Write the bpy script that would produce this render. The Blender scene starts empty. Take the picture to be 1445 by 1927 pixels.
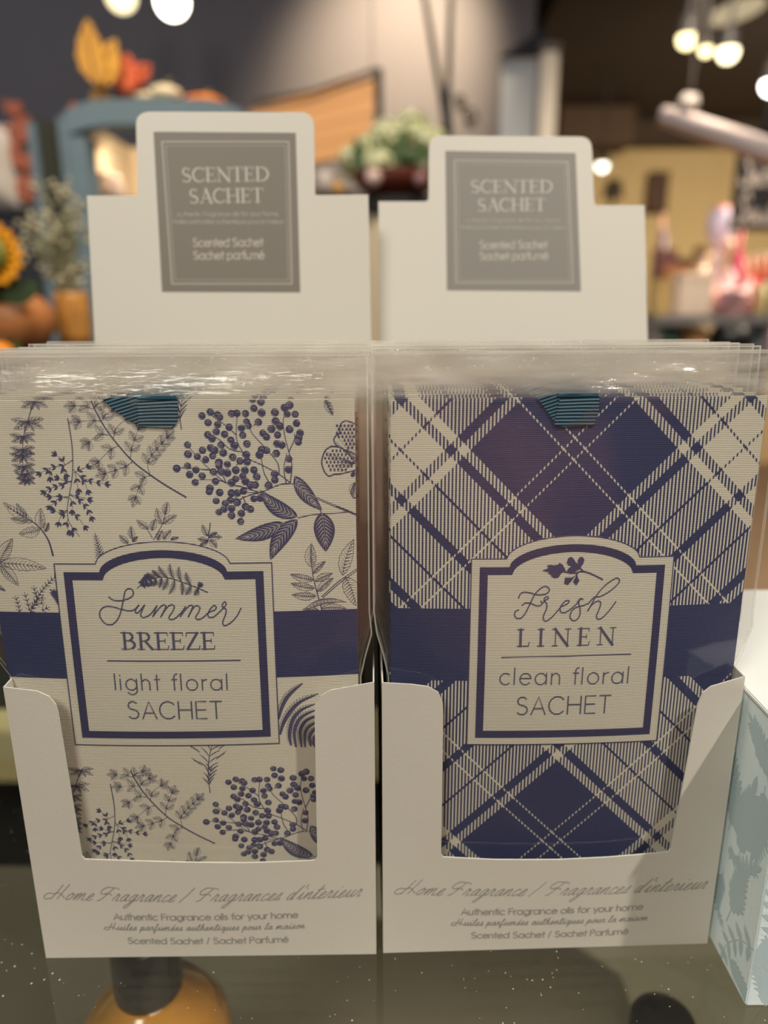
import bpy, bmesh, math, random
from mathutils import Vector, Matrix
PI = math.pi
S = bpy.context.scene
COL = S.collection

def srgb(r, g, b, k=1.0):
    def f(c):
        c = c / 255.0
        return (c / 12.92 if c <= 0.04045 else ((c + 0.055) / 1.055) ** 2.4) * k
    return (f(r), f(g), f(b), 1.0)

# ------------------------------------------------------------------ camera
ZS = 1.25                                   # height of the glass shelf above the floor
F = 1392.0; CX = 722.5; CY = 963.5
PITCH = 0.2739; ROLL = -0.0035
CAM = Vector((0, 0, ZS + 0.2378))
FW = Vector((0, math.cos(PITCH), -math.sin(PITCH)))
UP0 = Vector((0, math.sin(PITCH), math.cos(PITCH)))
R0 = Vector((1, 0, 0))
RT = R0 * math.cos(ROLL) + UP0 * math.sin(ROLL)
UP = UP0 * math.cos(ROLL) - R0 * math.sin(ROLL)
cam_data = bpy.data.cameras.new('camera')
cam = bpy.data.objects.new('camera', cam_data); COL.objects.link(cam)
m3 = Matrix((RT, UP, -FW)).transposed()
cam.matrix_world = Matrix.Translation(CAM) @ m3.to_4x4()
cam_data.sensor_width = 36.0; cam_data.sensor_fit = 'AUTO'
cam_data.lens = 36.0 * F / 1927.0
cam_data.clip_start = 0.01; cam_data.clip_end = 60
cam_data.dof.use_dof = True
cam_data.dof.focus_distance = 0.250
cam_data.dof.aperture_fstop = 4.9
S.camera = cam

# ------------------------------------------------------------------ view, world, lights
S.view_settings.view_transform = 'Standard'; S.view_settings.look = 'None'
S.view_settings.gamma = 1.0; S.view_settings.use_curve_mapping = False
S.view_settings.exposure = -0.12
S.cycles.transparent_max_bounces = 96
S.cycles.max_bounces = 10
S.cycles.use_denoising = True
S.cycles.sample_clamp_indirect = 6.0
W = bpy.data.worlds.new('World'); S.world = W; W.use_nodes = True
bg = W.node_tree.nodes['Background']; bg.inputs[0].default_value = (0.84, 0.85, 0.95, 1); bg.inputs[1].default_value = 0.30

def area(name, loc, target, size, power, color, shape='DISK'):
    d = bpy.data.lights.new(name, 'AREA'); d.shape = shape; d.size = size; d.energy = power; d.color = color
    o = bpy.data.objects.new(name, d); COL.objects.link(o)
    o.location = loc
    o.rotation_euler = (Vector(target) - Vector(loc)).to_track_quat('-Z', 'Y').to_euler()
    return o
def spot(name, loc, target, power, color, angle, blend=0.8, r=0.05):
    d = bpy.data.lights.new(name, 'SPOT'); d.energy = power; d.color = color; d.spot_size = angle; d.spot_blend = blend
    d.shadow_soft_size = r
    o = bpy.data.objects.new(name, d); COL.objects.link(o)
    o.location = loc
    o.rotation_euler = (Vector(target) - Vector(loc)).to_track_quat('-Z', 'Y').to_euler()
    return o
WARM = (1.0, 0.86, 0.68)
spot('ceiling_spot_key', (0.90, -0.34, ZS + 1.76), (0.0, 0.25, ZS + 0.1), 150, (1.0, 0.94, 0.84), 0.9, 0.6, 0.025)
area('ceiling_panel_fill', (-0.7, -0.95, ZS + 1.70), (0.0, 0.26, ZS + 0.15), 0.7, 28.0, (1.0, 0.96, 0.86))
spot('ceiling_spot_left', (-0.2, 0.35, ZS + 1.9), (-0.75, 1.25, ZS + .1), 110, WARM, 0.85, 0.7, 0.06)
spot('ceiling_spot_middle', (0.3, 0.8, ZS + 1.9), (0.05, 1.85, ZS + .2), 130, WARM, 1.25, 0.7, 0.06)
spot('ceiling_spot_cluster', (0.98, 2.2, ZS + 1.45), (1.45, 3.3, ZS + .2), 90, WARM, 1.9, 0.8, 0.05)
area('added_fill_far_left', (-2.2, 1.6, 3.62), (-1.4, 4.0, 2.4), 2.0, 42, (0.80, 0.86, 1.0))  # added cool fill that lifts the unlit left of the partition
area('added_fill_far_right', (2.6, 1.2, 3.0), (3.0, 5.0, 2.7), 1.0, 16, (0.95, 0.88, 0.90))  # added fill to lighten the dark ceiling on the right
area('cabinet_lamp', (-0.50, 1.60, ZS + .54), (-0.50, 1.72, ZS + .3), 0.08, 0.4, WARM)
spot('added_reflection_spot_upper', (0.5, -1.9, ZS + 1.6), (0.42, -3, 1.2), 520, (1.0, 0.86, 0.74), 0.62, 0.5, 0.05)  # added: brightens the rear wall so the film picks up a reddish reflection
spot('added_reflection_spot_side', (1.2, -2.1, ZS + 1.2), (0.95, -3, 0.55), 330, (1.0, 0.86, 0.74), 0.55, 0.5, 0.05)  # added too, for a second reddish patch reflected in the film
area('added_under_shelf_fill', (0.0, 0.10, ZS - .018), (0.0, 0.1001, ZS - .16), 0.16, 1.1, (1.0, 0.88, 0.70), 'SQUARE')  # added light for the bottles and board under the glass, no real fitting
area('ceiling_lamp_right', (2.6, 3.4, ZS + 1.35), (2.6, 4.2, ZS), 0.5, 130, (1.0, 0.84, 0.62))
spot('wall_washer', (0.35, 3.1, ZS + 2.2), (0.07, 3.98, ZS + 1.35), 430, (1.0, 0.80, 0.55), 0.95, 1.0, 0.08)

# ------------------------------------------------------------------ picture helpers (pixels of the photograph -> points of the place)
def ray(px, py):
    return FW + RT * ((px - CX) / F) - UP * ((py - CY) / F)
def at(px, py, Y):
    d = ray(px, py)
    return CAM + d * (Y / d.y)
def span(n, Y):                              # length of n pixels at distance Y
    return n * Y / F
def lerp(a, b, t): return a + (b - a) * t

# ------------------------------------------------------------------ node helpers
def new_mat(name):
    m = bpy.data.materials.new(name); m.use_nodes = True
    return m, m.node_tree, m.node_tree.nodes['Principled BSDF']
def N(nt, t, **k):
    n = nt.nodes.new(t)
    for a, v in k.items(): setattr(n, a, v)
    return n
def math_(nt, op, a, b=None, c=None):
    n = nt.nodes.new('ShaderNodeMath'); n.operation = op
    for i, v in enumerate((a, b, c)):
        if v is None: continue
        if isinstance(v, (int, float)): n.inputs[i].default_value = v
        else: nt.links.new(v, n.inputs[i])
    return n.outputs[0]
def mat(name, col, rough=0.6, metal=0.0, bump=0.0, scale=40.0, var=0.0, coat=0.0, spec=None, trans=0.0, detail=3.0, stretch=None):
    m, nt, b = new_mat(name)
    b.inputs['Base Color'].default_value = col
    b.inputs['Roughness'].default_value = rough
    b.inputs['Metallic'].default_value = metal
    if coat: b.inputs['Coat Weight'].default_value = coat
    if spec is not None: b.inputs['Specular IOR Level'].default_value = spec
    if trans: b.inputs['Transmission Weight'].default_value = trans
    if bump or var:
        tc = N(nt, 'ShaderNodeTexCoord'); nz = N(nt, 'ShaderNodeTexNoise')
        nz.inputs['Scale'].default_value = scale; nz.inputs['Detail'].default_value = detail
        src = tc.outputs['Object']
        if stretch:
            mp = N(nt, 'ShaderNodeMapping'); mp.inputs['Scale'].default_value = stretch
            nt.links.new(src, mp.inputs[0]); src = mp.outputs[0]
        nt.links.new(src, nz.inputs['Vector'])
        if var:
            mx = N(nt, 'ShaderNodeMix', data_type='RGBA'); mx.inputs[6].default_value = tuple(c * (1 - var) for c in col[:3]) + (1,)
            mx.inputs[7].default_value = tuple(min(1, c * (1 + var)) for c in col[:3]) + (1,)
            nt.links.new(nz.outputs[0], mx.inputs[0]); nt.links.new(mx.outputs[2], b.inputs['Base Color'])
        if bump:
            bp = N(nt, 'ShaderNodeBump'); bp.inputs['Strength'].default_value = bump; bp.inputs['Distance'].default_value = 0.002
            nt.links.new(nz.outputs[0], bp.inputs['Height']); nt.links.new(bp.outputs[0], b.inputs['Normal'])
    return m
def emit(name, col, s):
    m = bpy.data.materials.new(name); m.use_nodes = True; nt = m.node_tree; nt.nodes.clear()
    e = N(nt, 'ShaderNodeEmission'); e.inputs[0].default_value = col; e.inputs[1].default_value = s
    o = N(nt, 'ShaderNodeOutputMaterial'); nt.links.new(e.outputs[0], o.inputs[0]); return m

NAVY = srgb(46, 53, 94); CREAM = srgb(214, 208, 190)
def uv_sep(nt):
    u = N(nt, 'ShaderNodeUVMap'); u.uv_map = 'UVMap'
    s = N(nt, 'ShaderNodeSeparateXYZ'); nt.links.new(u.outputs[0], s.inputs[0]); return s.outputs[0], s.outputs[1], u.outputs[0]
def linen(nt, b, U, V, amt=0.35):            # the fine horizontal rib of the printed paper
    w = math_(nt, 'SINE', math_(nt, 'MULTIPLY', V, 2 * PI / 0.00060))
    w2 = math_(nt, 'SINE', math_(nt, 'MULTIPLY', U, 2 * PI / 0.00075))
    h = math_(nt, 'ADD', w, math_(nt, 'MULTIPLY', w2, 0.35))
    bp = N(nt, 'ShaderNodeBump'); bp.inputs['Strength'].default_value = amt; bp.inputs['Distance'].default_value = 0.00012
    nt.links.new(h, bp.inputs['Height']); nt.links.new(bp.outputs[0], b.inputs['Normal'])
def paper(name, col):
    m, nt, b = new_mat(name); b.inputs['Roughness'].default_value = 0.55
    b.inputs['Base Color'].default_value = col
    U, V, _ = uv_sep(nt); linen(nt, b, U, V); return m
def plaid_mat(xc, tc):
    m, nt, b = new_mat('plaid_paper'); b.inputs['Roughness'].default_value = 0.55
    U, V, _ = uv_sep(nt)
    x = math_(nt, 'DIVIDE', math_(nt, 'SUBTRACT', U, xc), 0.1433)
    y = math_(nt, 'DIVIDE', math_(nt, 'SUBTRACT', V, tc), 0.1462)
    vals = []
    for op in ('ADD', 'SUBTRACT'):
        p = math_(nt, op, x, y)
        w = math_(nt, 'MULTIPLY', math_(nt, 'PINGPONG', p, 0.5), 2.0)
        r = N(nt, 'ShaderNodeValToRGB'); r.color_ramp.interpolation = 'CONSTANT'
        k = 1 / 421.0
        stops = [(0, 0), (16.5, 1), (21.5, 0), (197, 1), (221, 0), (246, 1), (324, 0), (331.5, 1), (409, 0)]
        e = r.color_ramp.elements
        e[0].position = 0; e[0].color = (0, 0, 0, 1); e[1].position = 16.5 * k; e[1].color = (1, 1, 1, 1)
        for pos, v in stops[2:]:
            q = e.new(pos * k); q.color = (v, v, v, 1)
        nt.links.new(w, r.inputs[0]); vals.append(r.outputs[0])
    h = math_(nt, 'LESS_THAN', math_(nt, 'FRACT', math_(nt, 'DIVIDE', U, 0.00119)), 0.46)
    mx = N(nt, 'ShaderNodeMix', data_type='RGBA')
    nt.links.new(h, mx.inputs[0]); nt.links.new(vals[0], mx.inputs[6]); nt.links.new(vals[1], mx.inputs[7])
    c = N(nt, 'ShaderNodeMix', data_type='RGBA'); c.inputs[6].default_value = NAVY; c.inputs[7].default_value = CREAM
    nt.links.new(mx.outputs[2], c.inputs[0]); nt.links.new(c.outputs[2], b.inputs['Base Color'])
    linen(nt, b, U, V); return m
def schlick(nt, f0=.035):                   # the same reflectance from either side of a thin sheet
    g = N(nt, 'ShaderNodeNewGeometry'); d = N(nt, 'ShaderNodeVectorMath', operation='DOT_PRODUCT')
    nt.links.new(g.outputs['Normal'], d.inputs[0]); nt.links.new(g.outputs['Incoming'], d.inputs[1])
    c = math_(nt, 'SUBTRACT', 1.0, math_(nt, 'ABSOLUTE', d.outputs['Value']))
    return math_(nt, 'ADD', math_(nt, 'MULTIPLY', math_(nt, 'POWER', c, 5.0), 1 - f0), f0)
def film_mat(name, veil, crimp):
    m = bpy.data.materials.new(name); m.use_nodes = True; nt = m.node_tree; nt.nodes.clear()
    U, V, uv = uv_sep(nt)
    tr = N(nt, 'ShaderNodeBsdfTransparent'); tr.inputs[0].default_value = (0.975, 0.97, 0.96, 1)
    gl = N(nt, 'ShaderNodeBsdfGlossy'); gl.inputs['Roughness'].default_value = 0.06; gl.inputs['Color'].default_value = (0.95, 0.95, 0.95, 1)
    di = N(nt, 'ShaderNodeBsdfDiffuse'); di.inputs[0].default_value = (0.97, 0.93, 0.85, 1)
    tl = N(nt, 'ShaderNodeBsdfTranslucent'); tl.inputs[0].default_value = (0.97, 0.93, 0.85, 1)
    dt = N(nt, 'ShaderNodeMixShader'); dt.inputs[0].default_value = 0.4
    nt.links.new(di.outputs[0], dt.inputs[1]); nt.links.new(tl.outputs[0], dt.inputs[2])
    nz = N(nt, 'ShaderNodeTexNoise'); nz.inputs['Scale'].default_value = 34; nz.inputs['Detail'].default_value = 2.5
    nz.inputs['Distortion'].default_value = 0.8
    nt.links.new(uv, nz.inputs['Vector'])
    mp = N(nt, 'ShaderNodeMapping'); mp.inputs['Scale'].default_value = (1.0, 7.0, 1.0)
    nt.links.new(uv, mp.inputs[0])
    n2 = N(nt, 'ShaderNodeTexNoise'); n2.inputs['Scale'].default_value = 60; n2.inputs['Detail'].default_value = 4
    nt.links.new(mp.outputs[0], n2.inputs['Vector'])
    top = math_(nt, 'SMOOTH_MIN', math_(nt, 'MAXIMUM', math_(nt, 'DIVIDE', math_(nt, 'SUBTRACT', V, 0.206), 0.004), 0.0), 1.0, 0.05)
    cr = math_(nt, 'SINE', math_(nt, 'MULTIPLY', U, 2 * PI / 0.0009))
    band = math_(nt, 'GREATER_THAN', V, 0.2165)
    h1 = math_(nt, 'MULTIPLY', nz.outputs[0], 0.14)
    h2 = math_(nt, 'MULTIPLY', math_(nt, 'MULTIPLY', n2.outputs[0], top), 1.5)
    h3 = math_(nt, 'MULTIPLY', math_(nt, 'MULTIPLY', cr, band), 0.10 * crimp)
    hh = math_(nt, 'ADD', math_(nt, 'ADD', h1, h2), h3)
    bp = N(nt, 'ShaderNodeBump'); bp.inputs['Strength'].default_value = 0.55; bp.inputs['Distance'].default_value = 0.0016
    nt.links.new(hh, bp.inputs['Height']); nt.links.new(bp.outputs[0], gl.inputs['Normal'])
    a = N(nt, 'ShaderNodeMixShader'); nt.links.new(math_(nt, 'MULTIPLY', schlick(nt, .035), 1.3), a.inputs[0])
    nt.links.new(tr.outputs[0], a.inputs[1]); nt.links.new(gl.outputs[0], a.inputs[2])
    edge = math_(nt, 'MAXIMUM', math_(nt, 'GREATER_THAN', V, 0.22175), math_(nt, 'GREATER_THAN', math_(nt, 'ABSOLUTE', U), 0.0650))
    v = math_(nt, 'ADD', math_(nt, 'MULTIPLY', math_(nt, 'MULTIPLY', top, math_(nt, 'POWER', n2.outputs[0], 2.2)), veil * 1.7), math_(nt, 'ADD', math_(nt, 'MULTIPLY', edge, .30), 0.018))
    c = N(nt, 'ShaderNodeMixShader'); nt.links.new(v, c.inputs[0])
    nt.links.new(a.outputs[0], c.inputs[1]); nt.links.new(dt.outputs[0], c.inputs[2])
    o = N(nt, 'ShaderNodeOutputMaterial'); nt.links.new(c.outputs[0], o.inputs[0])
    return m
def glass_shelf_mat():
    m = bpy.data.materials.new('shelf_glass'); m.use_nodes = True; nt = m.node_tree; nt.nodes.clear()
    tc = N(nt, 'ShaderNodeTexCoord')
    tr = N(nt, 'ShaderNodeBsdfTransparent'); tr.inputs[0].default_value = (0.86, 0.88, 0.84, 1)
    gl = N(nt, 'ShaderNodeBsdfGlossy'); gl.inputs['Roughness'].default_value = 0.012
    a = N(nt, 'ShaderNodeMixShader'); nt.links.new(schlick(nt, .04), a.inputs[0])
    nt.links.new(tr.outputs[0], a.inputs[1]); nt.links.new(gl.outputs[0], a.inputs[2])
    vo = N(nt, 'ShaderNodeTexVoronoi'); vo.inputs['Scale'].default_value = 520; nt.links.new(tc.outputs['Object'], vo.inputs['Vector'])
    nz = N(nt, 'ShaderNodeTexNoise'); nz.inputs['Scale'].default_value = 22; nz.inputs['Detail'].default_value = 5; nt.links.new(tc.outputs['Object'], nz.inputs['Vector'])
    sp = math_(nt, 'LESS_THAN', vo.outputs['Distance'], math_(nt, 'MULTIPLY', math_(nt, 'SUBTRACT', nz.outputs[0], 0.38), 0.75))
    n3 = N(nt, 'ShaderNodeSeparateColor'); nt.links.new(vo.outputs['Color'], n3.inputs[0])
    sp2 = math_(nt, 'MULTIPLY', sp, math_(nt, 'GREATER_THAN', n3.outputs[0], 0.80))
    haze = math_(nt, 'MULTIPLY', nz.outputs[0], 0.022)
    f = math_(nt, 'ADD', math_(nt, 'MULTIPLY', sp2, 0.6), haze)
    di = N(nt, 'ShaderNodeBsdfDiffuse'); di.inputs[0].default_value = (0.62, 0.58, 0.5, 1)
    b = N(nt, 'ShaderNodeMixShader'); nt.links.new(f, b.inputs[0]); nt.links.new(a.outputs[0], b.inputs[1]); nt.links.new(di.outputs[0], b.inputs[2])
    o = N(nt, 'ShaderNodeOutputMaterial'); nt.links.new(b.outputs[0], o.inputs[0]); return m
def wood(name, c1, c2, scale=6.0, rough=0.55, axis=(1, 12, 12)):
    m, nt, b = new_mat(name); b.inputs['Roughness'].default_value = rough
    tc = N(nt, 'ShaderNodeTexCoord'); mp = N(nt, 'ShaderNodeMapping'); mp.inputs['Scale'].default_value = axis
    nz = N(nt, 'ShaderNodeTexNoise'); nz.inputs['Scale'].default_value = scale; nz.inputs['Detail'].default_value = 5
    nt.links.new(tc.outputs['Object'], mp.inputs[0]); nt.links.new(mp.outputs[0], nz.inputs['Vector'])
    mx = N(nt, 'ShaderNodeMix', data_type='RGBA'); mx.inputs[6].default_value = c1; mx.inputs[7].default_value = c2
    nt.links.new(nz.outputs[0], mx.inputs[0]); nt.links.new(mx.outputs[2], b.inputs['Base Color']); return m

# ------------------------------------------------------------------ object helpers
def link(name, verts, faces, m, parent=None, smooth=False, uvs=None):
    me = bpy.data.meshes.new(name); me.from_pydata([tuple(v) for v in verts], [], faces)
    if uvs is not None:
        ul = me.uv_layers.new(name='UVMap')
        for lp in me.loops: ul.data[lp.index].uv = uvs[lp.vertex_index]
    if m: me.materials.append(m)
    me.validate(); me.update()
    if smooth: me.polygons.foreach_set('use_smooth', [True] * len(me.polygons))
    o = bpy.data.objects.new(name, me); COL.objects.link(o)
    if parent: o.parent = parent
    return o
def empty(name, loc=(0, 0, 0), rz=0.0):
    o = bpy.data.objects.new(name, None); COL.objects.link(o); o.location = loc; o.rotation_euler = (0, 0, rz)
    o.empty_display_size = 0.02; return o
def tag(o, label=None, cat=None, group=None, kind=None):
    if label: o['label'] = label
    if cat: o['category'] = cat
    if group: o['group'] = group
    if kind: o['kind'] = kind
    return o
class MB:
    def __init__(s): s.v = []; s.f = []
    def box(s, x0, x1, y0, y1, z0, z1, M=None, bev=0.0):
        bm = bmesh.new(); bmesh.ops.create_cube(bm, size=1.0)
        for v in bm.verts: v.co = Vector(((x0 + x1) / 2 + v.co.x * (x1 - x0), (y0 + y1) / 2 + v.co.y * (y1 - y0), (z0 + z1) / 2 + v.co.z * (z1 - z0)))
        if bev: bmesh.ops.bevel(bm, geom=list(bm.edges), offset=bev, segments=2, affect='EDGES')
        s.bm(bm, M); return s
    def bm(s, bm, M=None):
        n = len(s.v); bm.verts.index_update()
        s.v += [(M @ v.co) if M else v.co.copy() for v in bm.verts]
        s.f += [[n + v.index for v in f.verts] for f in bm.faces]; bm.free()
    def lathe(s, prof, n=24, M=None, arc=1.0):
        b = len(s.v); k = len(prof)
        for i in range(n):
            a = 2 * PI * i / n
            for r, z in prof:
                p = Vector((r * math.cos(a), r * math.sin(a), z)); s.v.append(M @ p if M else p)
        for i in range(n):
            j = (i + 1) % n
            for q in range(k - 1): s.f.append([b + i * k + q, b + j * k + q, b + j * k + q + 1, b + i * k + q + 1])
        return s
    def tube(s, pts, r, n=8, r2=None):
        pts = [Vector(p) for p in pts]; b = len(s.v); m = len(pts)
        for i, p in enumerate(pts):
            d = (pts[min(i + 1, m - 1)] - pts[max(i - 1, 0)]).normalized()
            a = d.orthogonal().normalized() if i == 0 else (a - d * a.dot(d)).normalized()
            c = d.cross(a); rr = r if r2 is None else lerp(r, r2, i / (m - 1))
            for k in range(n):
                t = 2 * PI * k / n; s.v.append(p + a * (rr * math.cos(t)) + c * (rr * math.sin(t)))
        for i in range(m - 1):
            for k in range(n):
                q = (k + 1) % n; s.f.append([b + i * n + k, b + i * n + q, b + (i + 1) * n + q, b + (i + 1) * n + k])
        s.f.append([b + k for k in range(n)][::-1]); s.f.append([b + (m - 1) * n + k for k in range(n)])
        return s
    def ball(s, c, r, sc=(1, 1, 1), sub=2, M=None):
        bm = bmesh.new(); bmesh.ops.create_icosphere(bm, subdivisions=sub, radius=1)
        for v in bm.verts: v.co = Vector((c[0] + v.co.x * r * sc[0], c[1] + v.co.y * r * sc[1], c[2] + v.co.z * r * sc[2]))
        s.bm(bm, M); return s
    def prism(s, poly, y0, y1, M=None):        # outline in x,z pushed from y0 to y1
        n = len(s.v); k = len(poly)
        for y in (y0, y1):
            for x, z in poly: p = Vector((x, y, z)); s.v.append(M @ p if M else p)
        s.f.append([n + i for i in range(k)]); s.f.append([n + k + i for i in range(k)][::-1])
        for i in range(k): j = (i + 1) % k; s.f.append([n + j, n + i, n + k + i, n + k + j])
        return s
    def build(s, name, m, parent=None, smooth=False):
        return link(name, s.v, s.f, m, parent, smooth)
def struct(name, mb, m):
    o = mb.build(name, m); o['kind'] = 'structure'; return o
def catmull(P, n=6):
    P = [Vector((p[0], p[1])) for p in P]
    if len(P) < 3: return P
    out = []
    for i in range(len(P) - 1):
        a = P[max(i - 1, 0)]; b = P[i]; c = P[i + 1]; d = P[min(i + 2, len(P) - 1)]
        for k in range(n):
            t = k / n
            out.append(0.5 * ((2 * b) + (c - a) * t + (2 * a - 5 * b + 4 * c - d) * t * t + (3 * b - a - 3 * c + d) * t ** 3))
    out.append(P[-1]); return out

# ------------------------------------------------------------------ printed surfaces
class Surf:
    """a surface given as fn(s, t, off) -> local point (x right, y back, z up), placed by the matrix M"""
    def __init__(s, M, fn): s.M = M; s.I = M.inverted(); s.fn = fn
    def un(s, px, py):
        o = s.I @ CAM; d = s.I.to_3x3() @ ray(px, py)
        k = (s.fn(0, 0, 0).y - o.y) / d.y
        for _ in range(8):
            p = o + d * k; q = s.fn(p.x, p.z, 0)
            k += (q.y - p.y) / d.y
        p = o + d * k
        return Vector((p.x, p.z))
class Ink:
    def __init__(s, surf, lim=None): s.S = surf; s.P = []; s.lim = lim
    def poly(s, pts): s.P.append([Vector((p[0], p[1])) for p in pts])
    def line(s, pts, w, w2=None, closed=False, taper=None):
        n = len(pts)
        if n < 2: return
        L = []; Rr = []
        for i, p in enumerate(pts):
            a = pts[(i - 1) % n] if (closed or i > 0) else p
            b = pts[(i + 1) % n] if (closed or i < n - 1) else p
            d = (b - a)
            if d.length < 1e-9: d = Vector((1, 0))
            d.normalize(); nn = Vector((-d.y, d.x))
            t = i / (n - 1)
            ww = (w if w2 is None else lerp(w, w2, t)) / 2
            if taper: ww *= taper(t)
            e = Vector((0, 0))
            if not closed and not taper:
                if i == 0: e = -d * w * 0.4
                if i == n - 1: e = d * w * 0.4
            L.append(p + nn * ww + e); Rr.append(p - nn * ww + e)
        m = n if closed else n - 1
        for i in range(m):
            j = (i + 1) % n; s.P.append([L[i], L[j], Rr[j], Rr[i]])
    def disc(s, c, r, n=12, ry=None):
        ry = ry or r
        s.poly([Vector((c[0] + r * math.cos(2 * PI * k / n), c[1] + ry * math.sin(2 * PI * k / n))) for k in range(n)])
    def cols(s, x0, x1, lo, hi, dx=0.0025, dt=0.004):     # area between two heights, in small cells
        n = max(1, int(math.ceil((x1 - x0) / dx)))
        for i in range(n):
            a = lerp(x0, x1, i / n); b = lerp(x0, x1, (i + 1) / n)
            la, lb, ha, hb = lo(a), lo(b), hi(a), hi(b)
            m = max(1, int(math.ceil(max(ha - la, hb - lb) / dt)))
            for j in range(m):
                s.P.append([Vector((a, lerp(la, ha, j / m))), Vector((b, lerp(lb, hb, j / m))),
                            Vector((b, lerp(lb, hb, (j + 1) / m))), Vector((a, lerp(la, ha, (j + 1) / m)))])
    def shift(s, d, cond=None):
        d = Vector(d); s.P += [[q + d for q in p] for p in s.P]
    def build(s, name, m, parent, off, jit=0):
        v = []; f = []; uv = []
        for p in s.P:
            if s.lim:
                a, b, c, d = s.lim
                q = [Vector((min(max(t.x, a), b), min(max(t.y, c), d))) for t in p]
                if max(t.x for t in q) - min(t.x for t in q) < 2e-6 or max(t.y for t in q) - min(t.y for t in q) < 2e-6: continue
                p = q
            ar = sum(p[i].x * p[(i + 1) % len(p)].y - p[(i + 1) % len(p)].x * p[i].y for i in range(len(p)))
            if ar < 0: p = p[::-1]
            n = len(v); oo = off + jit * 4e-7 * (len(f) % 97); v += [s.S.fn(t.x, t.y, oo) for t in p]; uv += [(t.x, t.y) for t in p]
            f.append([n + i for i in range(len(p))])
        return link(name, v, f, m, parent, False, uv)

# --- single-stroke sans letters (cap height 1)
def arc(cx, cy, rx, ry, a0, a1, n=14):
    return [(cx + rx * math.cos(math.radians(lerp(a0, a1, k / n))), cy + ry * math.sin(math.radians(lerp(a0, a1, k / n)))) for k in range(n + 1)]
O_ = arc(.33, .33, .33, .34, 0, 360, 22)
ARCH = lambda x: arc(x + .24, .40, .24, .26, 180, 0, 10) + [(x + .48, 0)]
SANS = {
 'a': (.84, [O_, [(.66, .67), (.66, 0)]]), 'c': (.72, [arc(.33, .33, .33, .34, 48, 312, 18)]),
 'd': (.84, [O_, [(.66, 1), (.66, 0)]]), 'e': (.78, [[(0.01, .36), (.65, .36)] + arc(.33, .33, .33, .34, 5, 318, 20)]),
 'f': (.42, [[(.14, 0), (.14, .80)] + arc(.32, .80, .18, .20, 180, 85, 6), [(0, .66), (.32, .66)]]),
 'g': (.84, [O_, [(.66, .67), (.66, -.05)] + arc(.36, -.04, .30, .24, 0, -150, 10)]),
 'h': (.66, [[(0, 1), (0, 0)], ARCH(0)]), 'i': (.2, [[(0, .67), (0, 0)], [(0, .88), (0, .92)]]), 'l': (.2, [[(0, 1), (0, 0)]]),
 'm': (1.12, [[(0, .67), (0, 0)], ARCH(0), ARCH(.48)]), 'n': (.66, [[(0, .67), (0, 0)], ARCH(0)]),
 'o': (.82, [O_]), 'p': (.84, [O_, [(0, .67), (0, -.28)]]), 'q': (.84, [O_, [(.66, .67), (.66, -.28)]]),
 'r': (.38, [[(0, .67), (0, 0)], arc(.24, .40, .24, .26, 180, 80, 6)]),
 's': (.5, [arc(.18, .50, .18, .165, 40, 250, 10) + arc(.18, .17, .19, .165, 80, -140, 10)]),
 't': (.42, [[(.14, .95), (.14, 0)], [(0, .66), (.32, .66)]]),
 'u': (.7, [[(0, .67), (0, .26)] + arc(.26, .26, .26, .26, 180, 360, 10) + [(.52, .67)], [(.52, .67), (.52, 0)]]),
 'y': (.62, [[(0, .67), (.26, 0)], [(.54, .67), (.16, -.28)]]),
 ' ': (.36, []), '/': (.5, [[(.0, -.05), (.3, 1.0)]]), ',': (.25, [[(.04, .06), (-.02, -.12)]]), "'": (.2, [[(0, 1), (0, .8)]]),
 'A': (.92, [[(0, 0), (.39, 1), (.78, 0)], [(.13, .33), (.65, .33)]]),
 'F': (.66, [[(0, 0), (0, 1), (.5, 1)], [(0, .52), (.46, .52)]]),
 'H': (.92, [[(0, 0), (0, 1)], [(.72, 0), (.72, 1)], [(0, .52), (.72, .52)]]),
 'P': (.7, [[(0, 0), (0, 1), (.3, 1)] + arc(.3, .75, .24, .25, 90, -90, 8) + [(0, .5)]]),
 'S': (.74, [arc(.28, .76, .25, .23, 35, 262, 12) + arc(.28, .26, .29, .26, 82, -145, 12)]),
 'C': (1.0, [arc(.46, .5, .46, .5, 42, 318, 22)]),
 'E': (.74, [[(.56, 1), (0, 1), (0, 0), (.56, 0)], [(0, .52), (.52, .52)]]),
 'T': (.72, [[(0, 1), (.62, 1)], [(.31, 1), (.31, 0)]]),
}
SANS['é'] = (.78, SANS['e'][1] + [[(.26, .82), (.42, .98)]])
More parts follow.
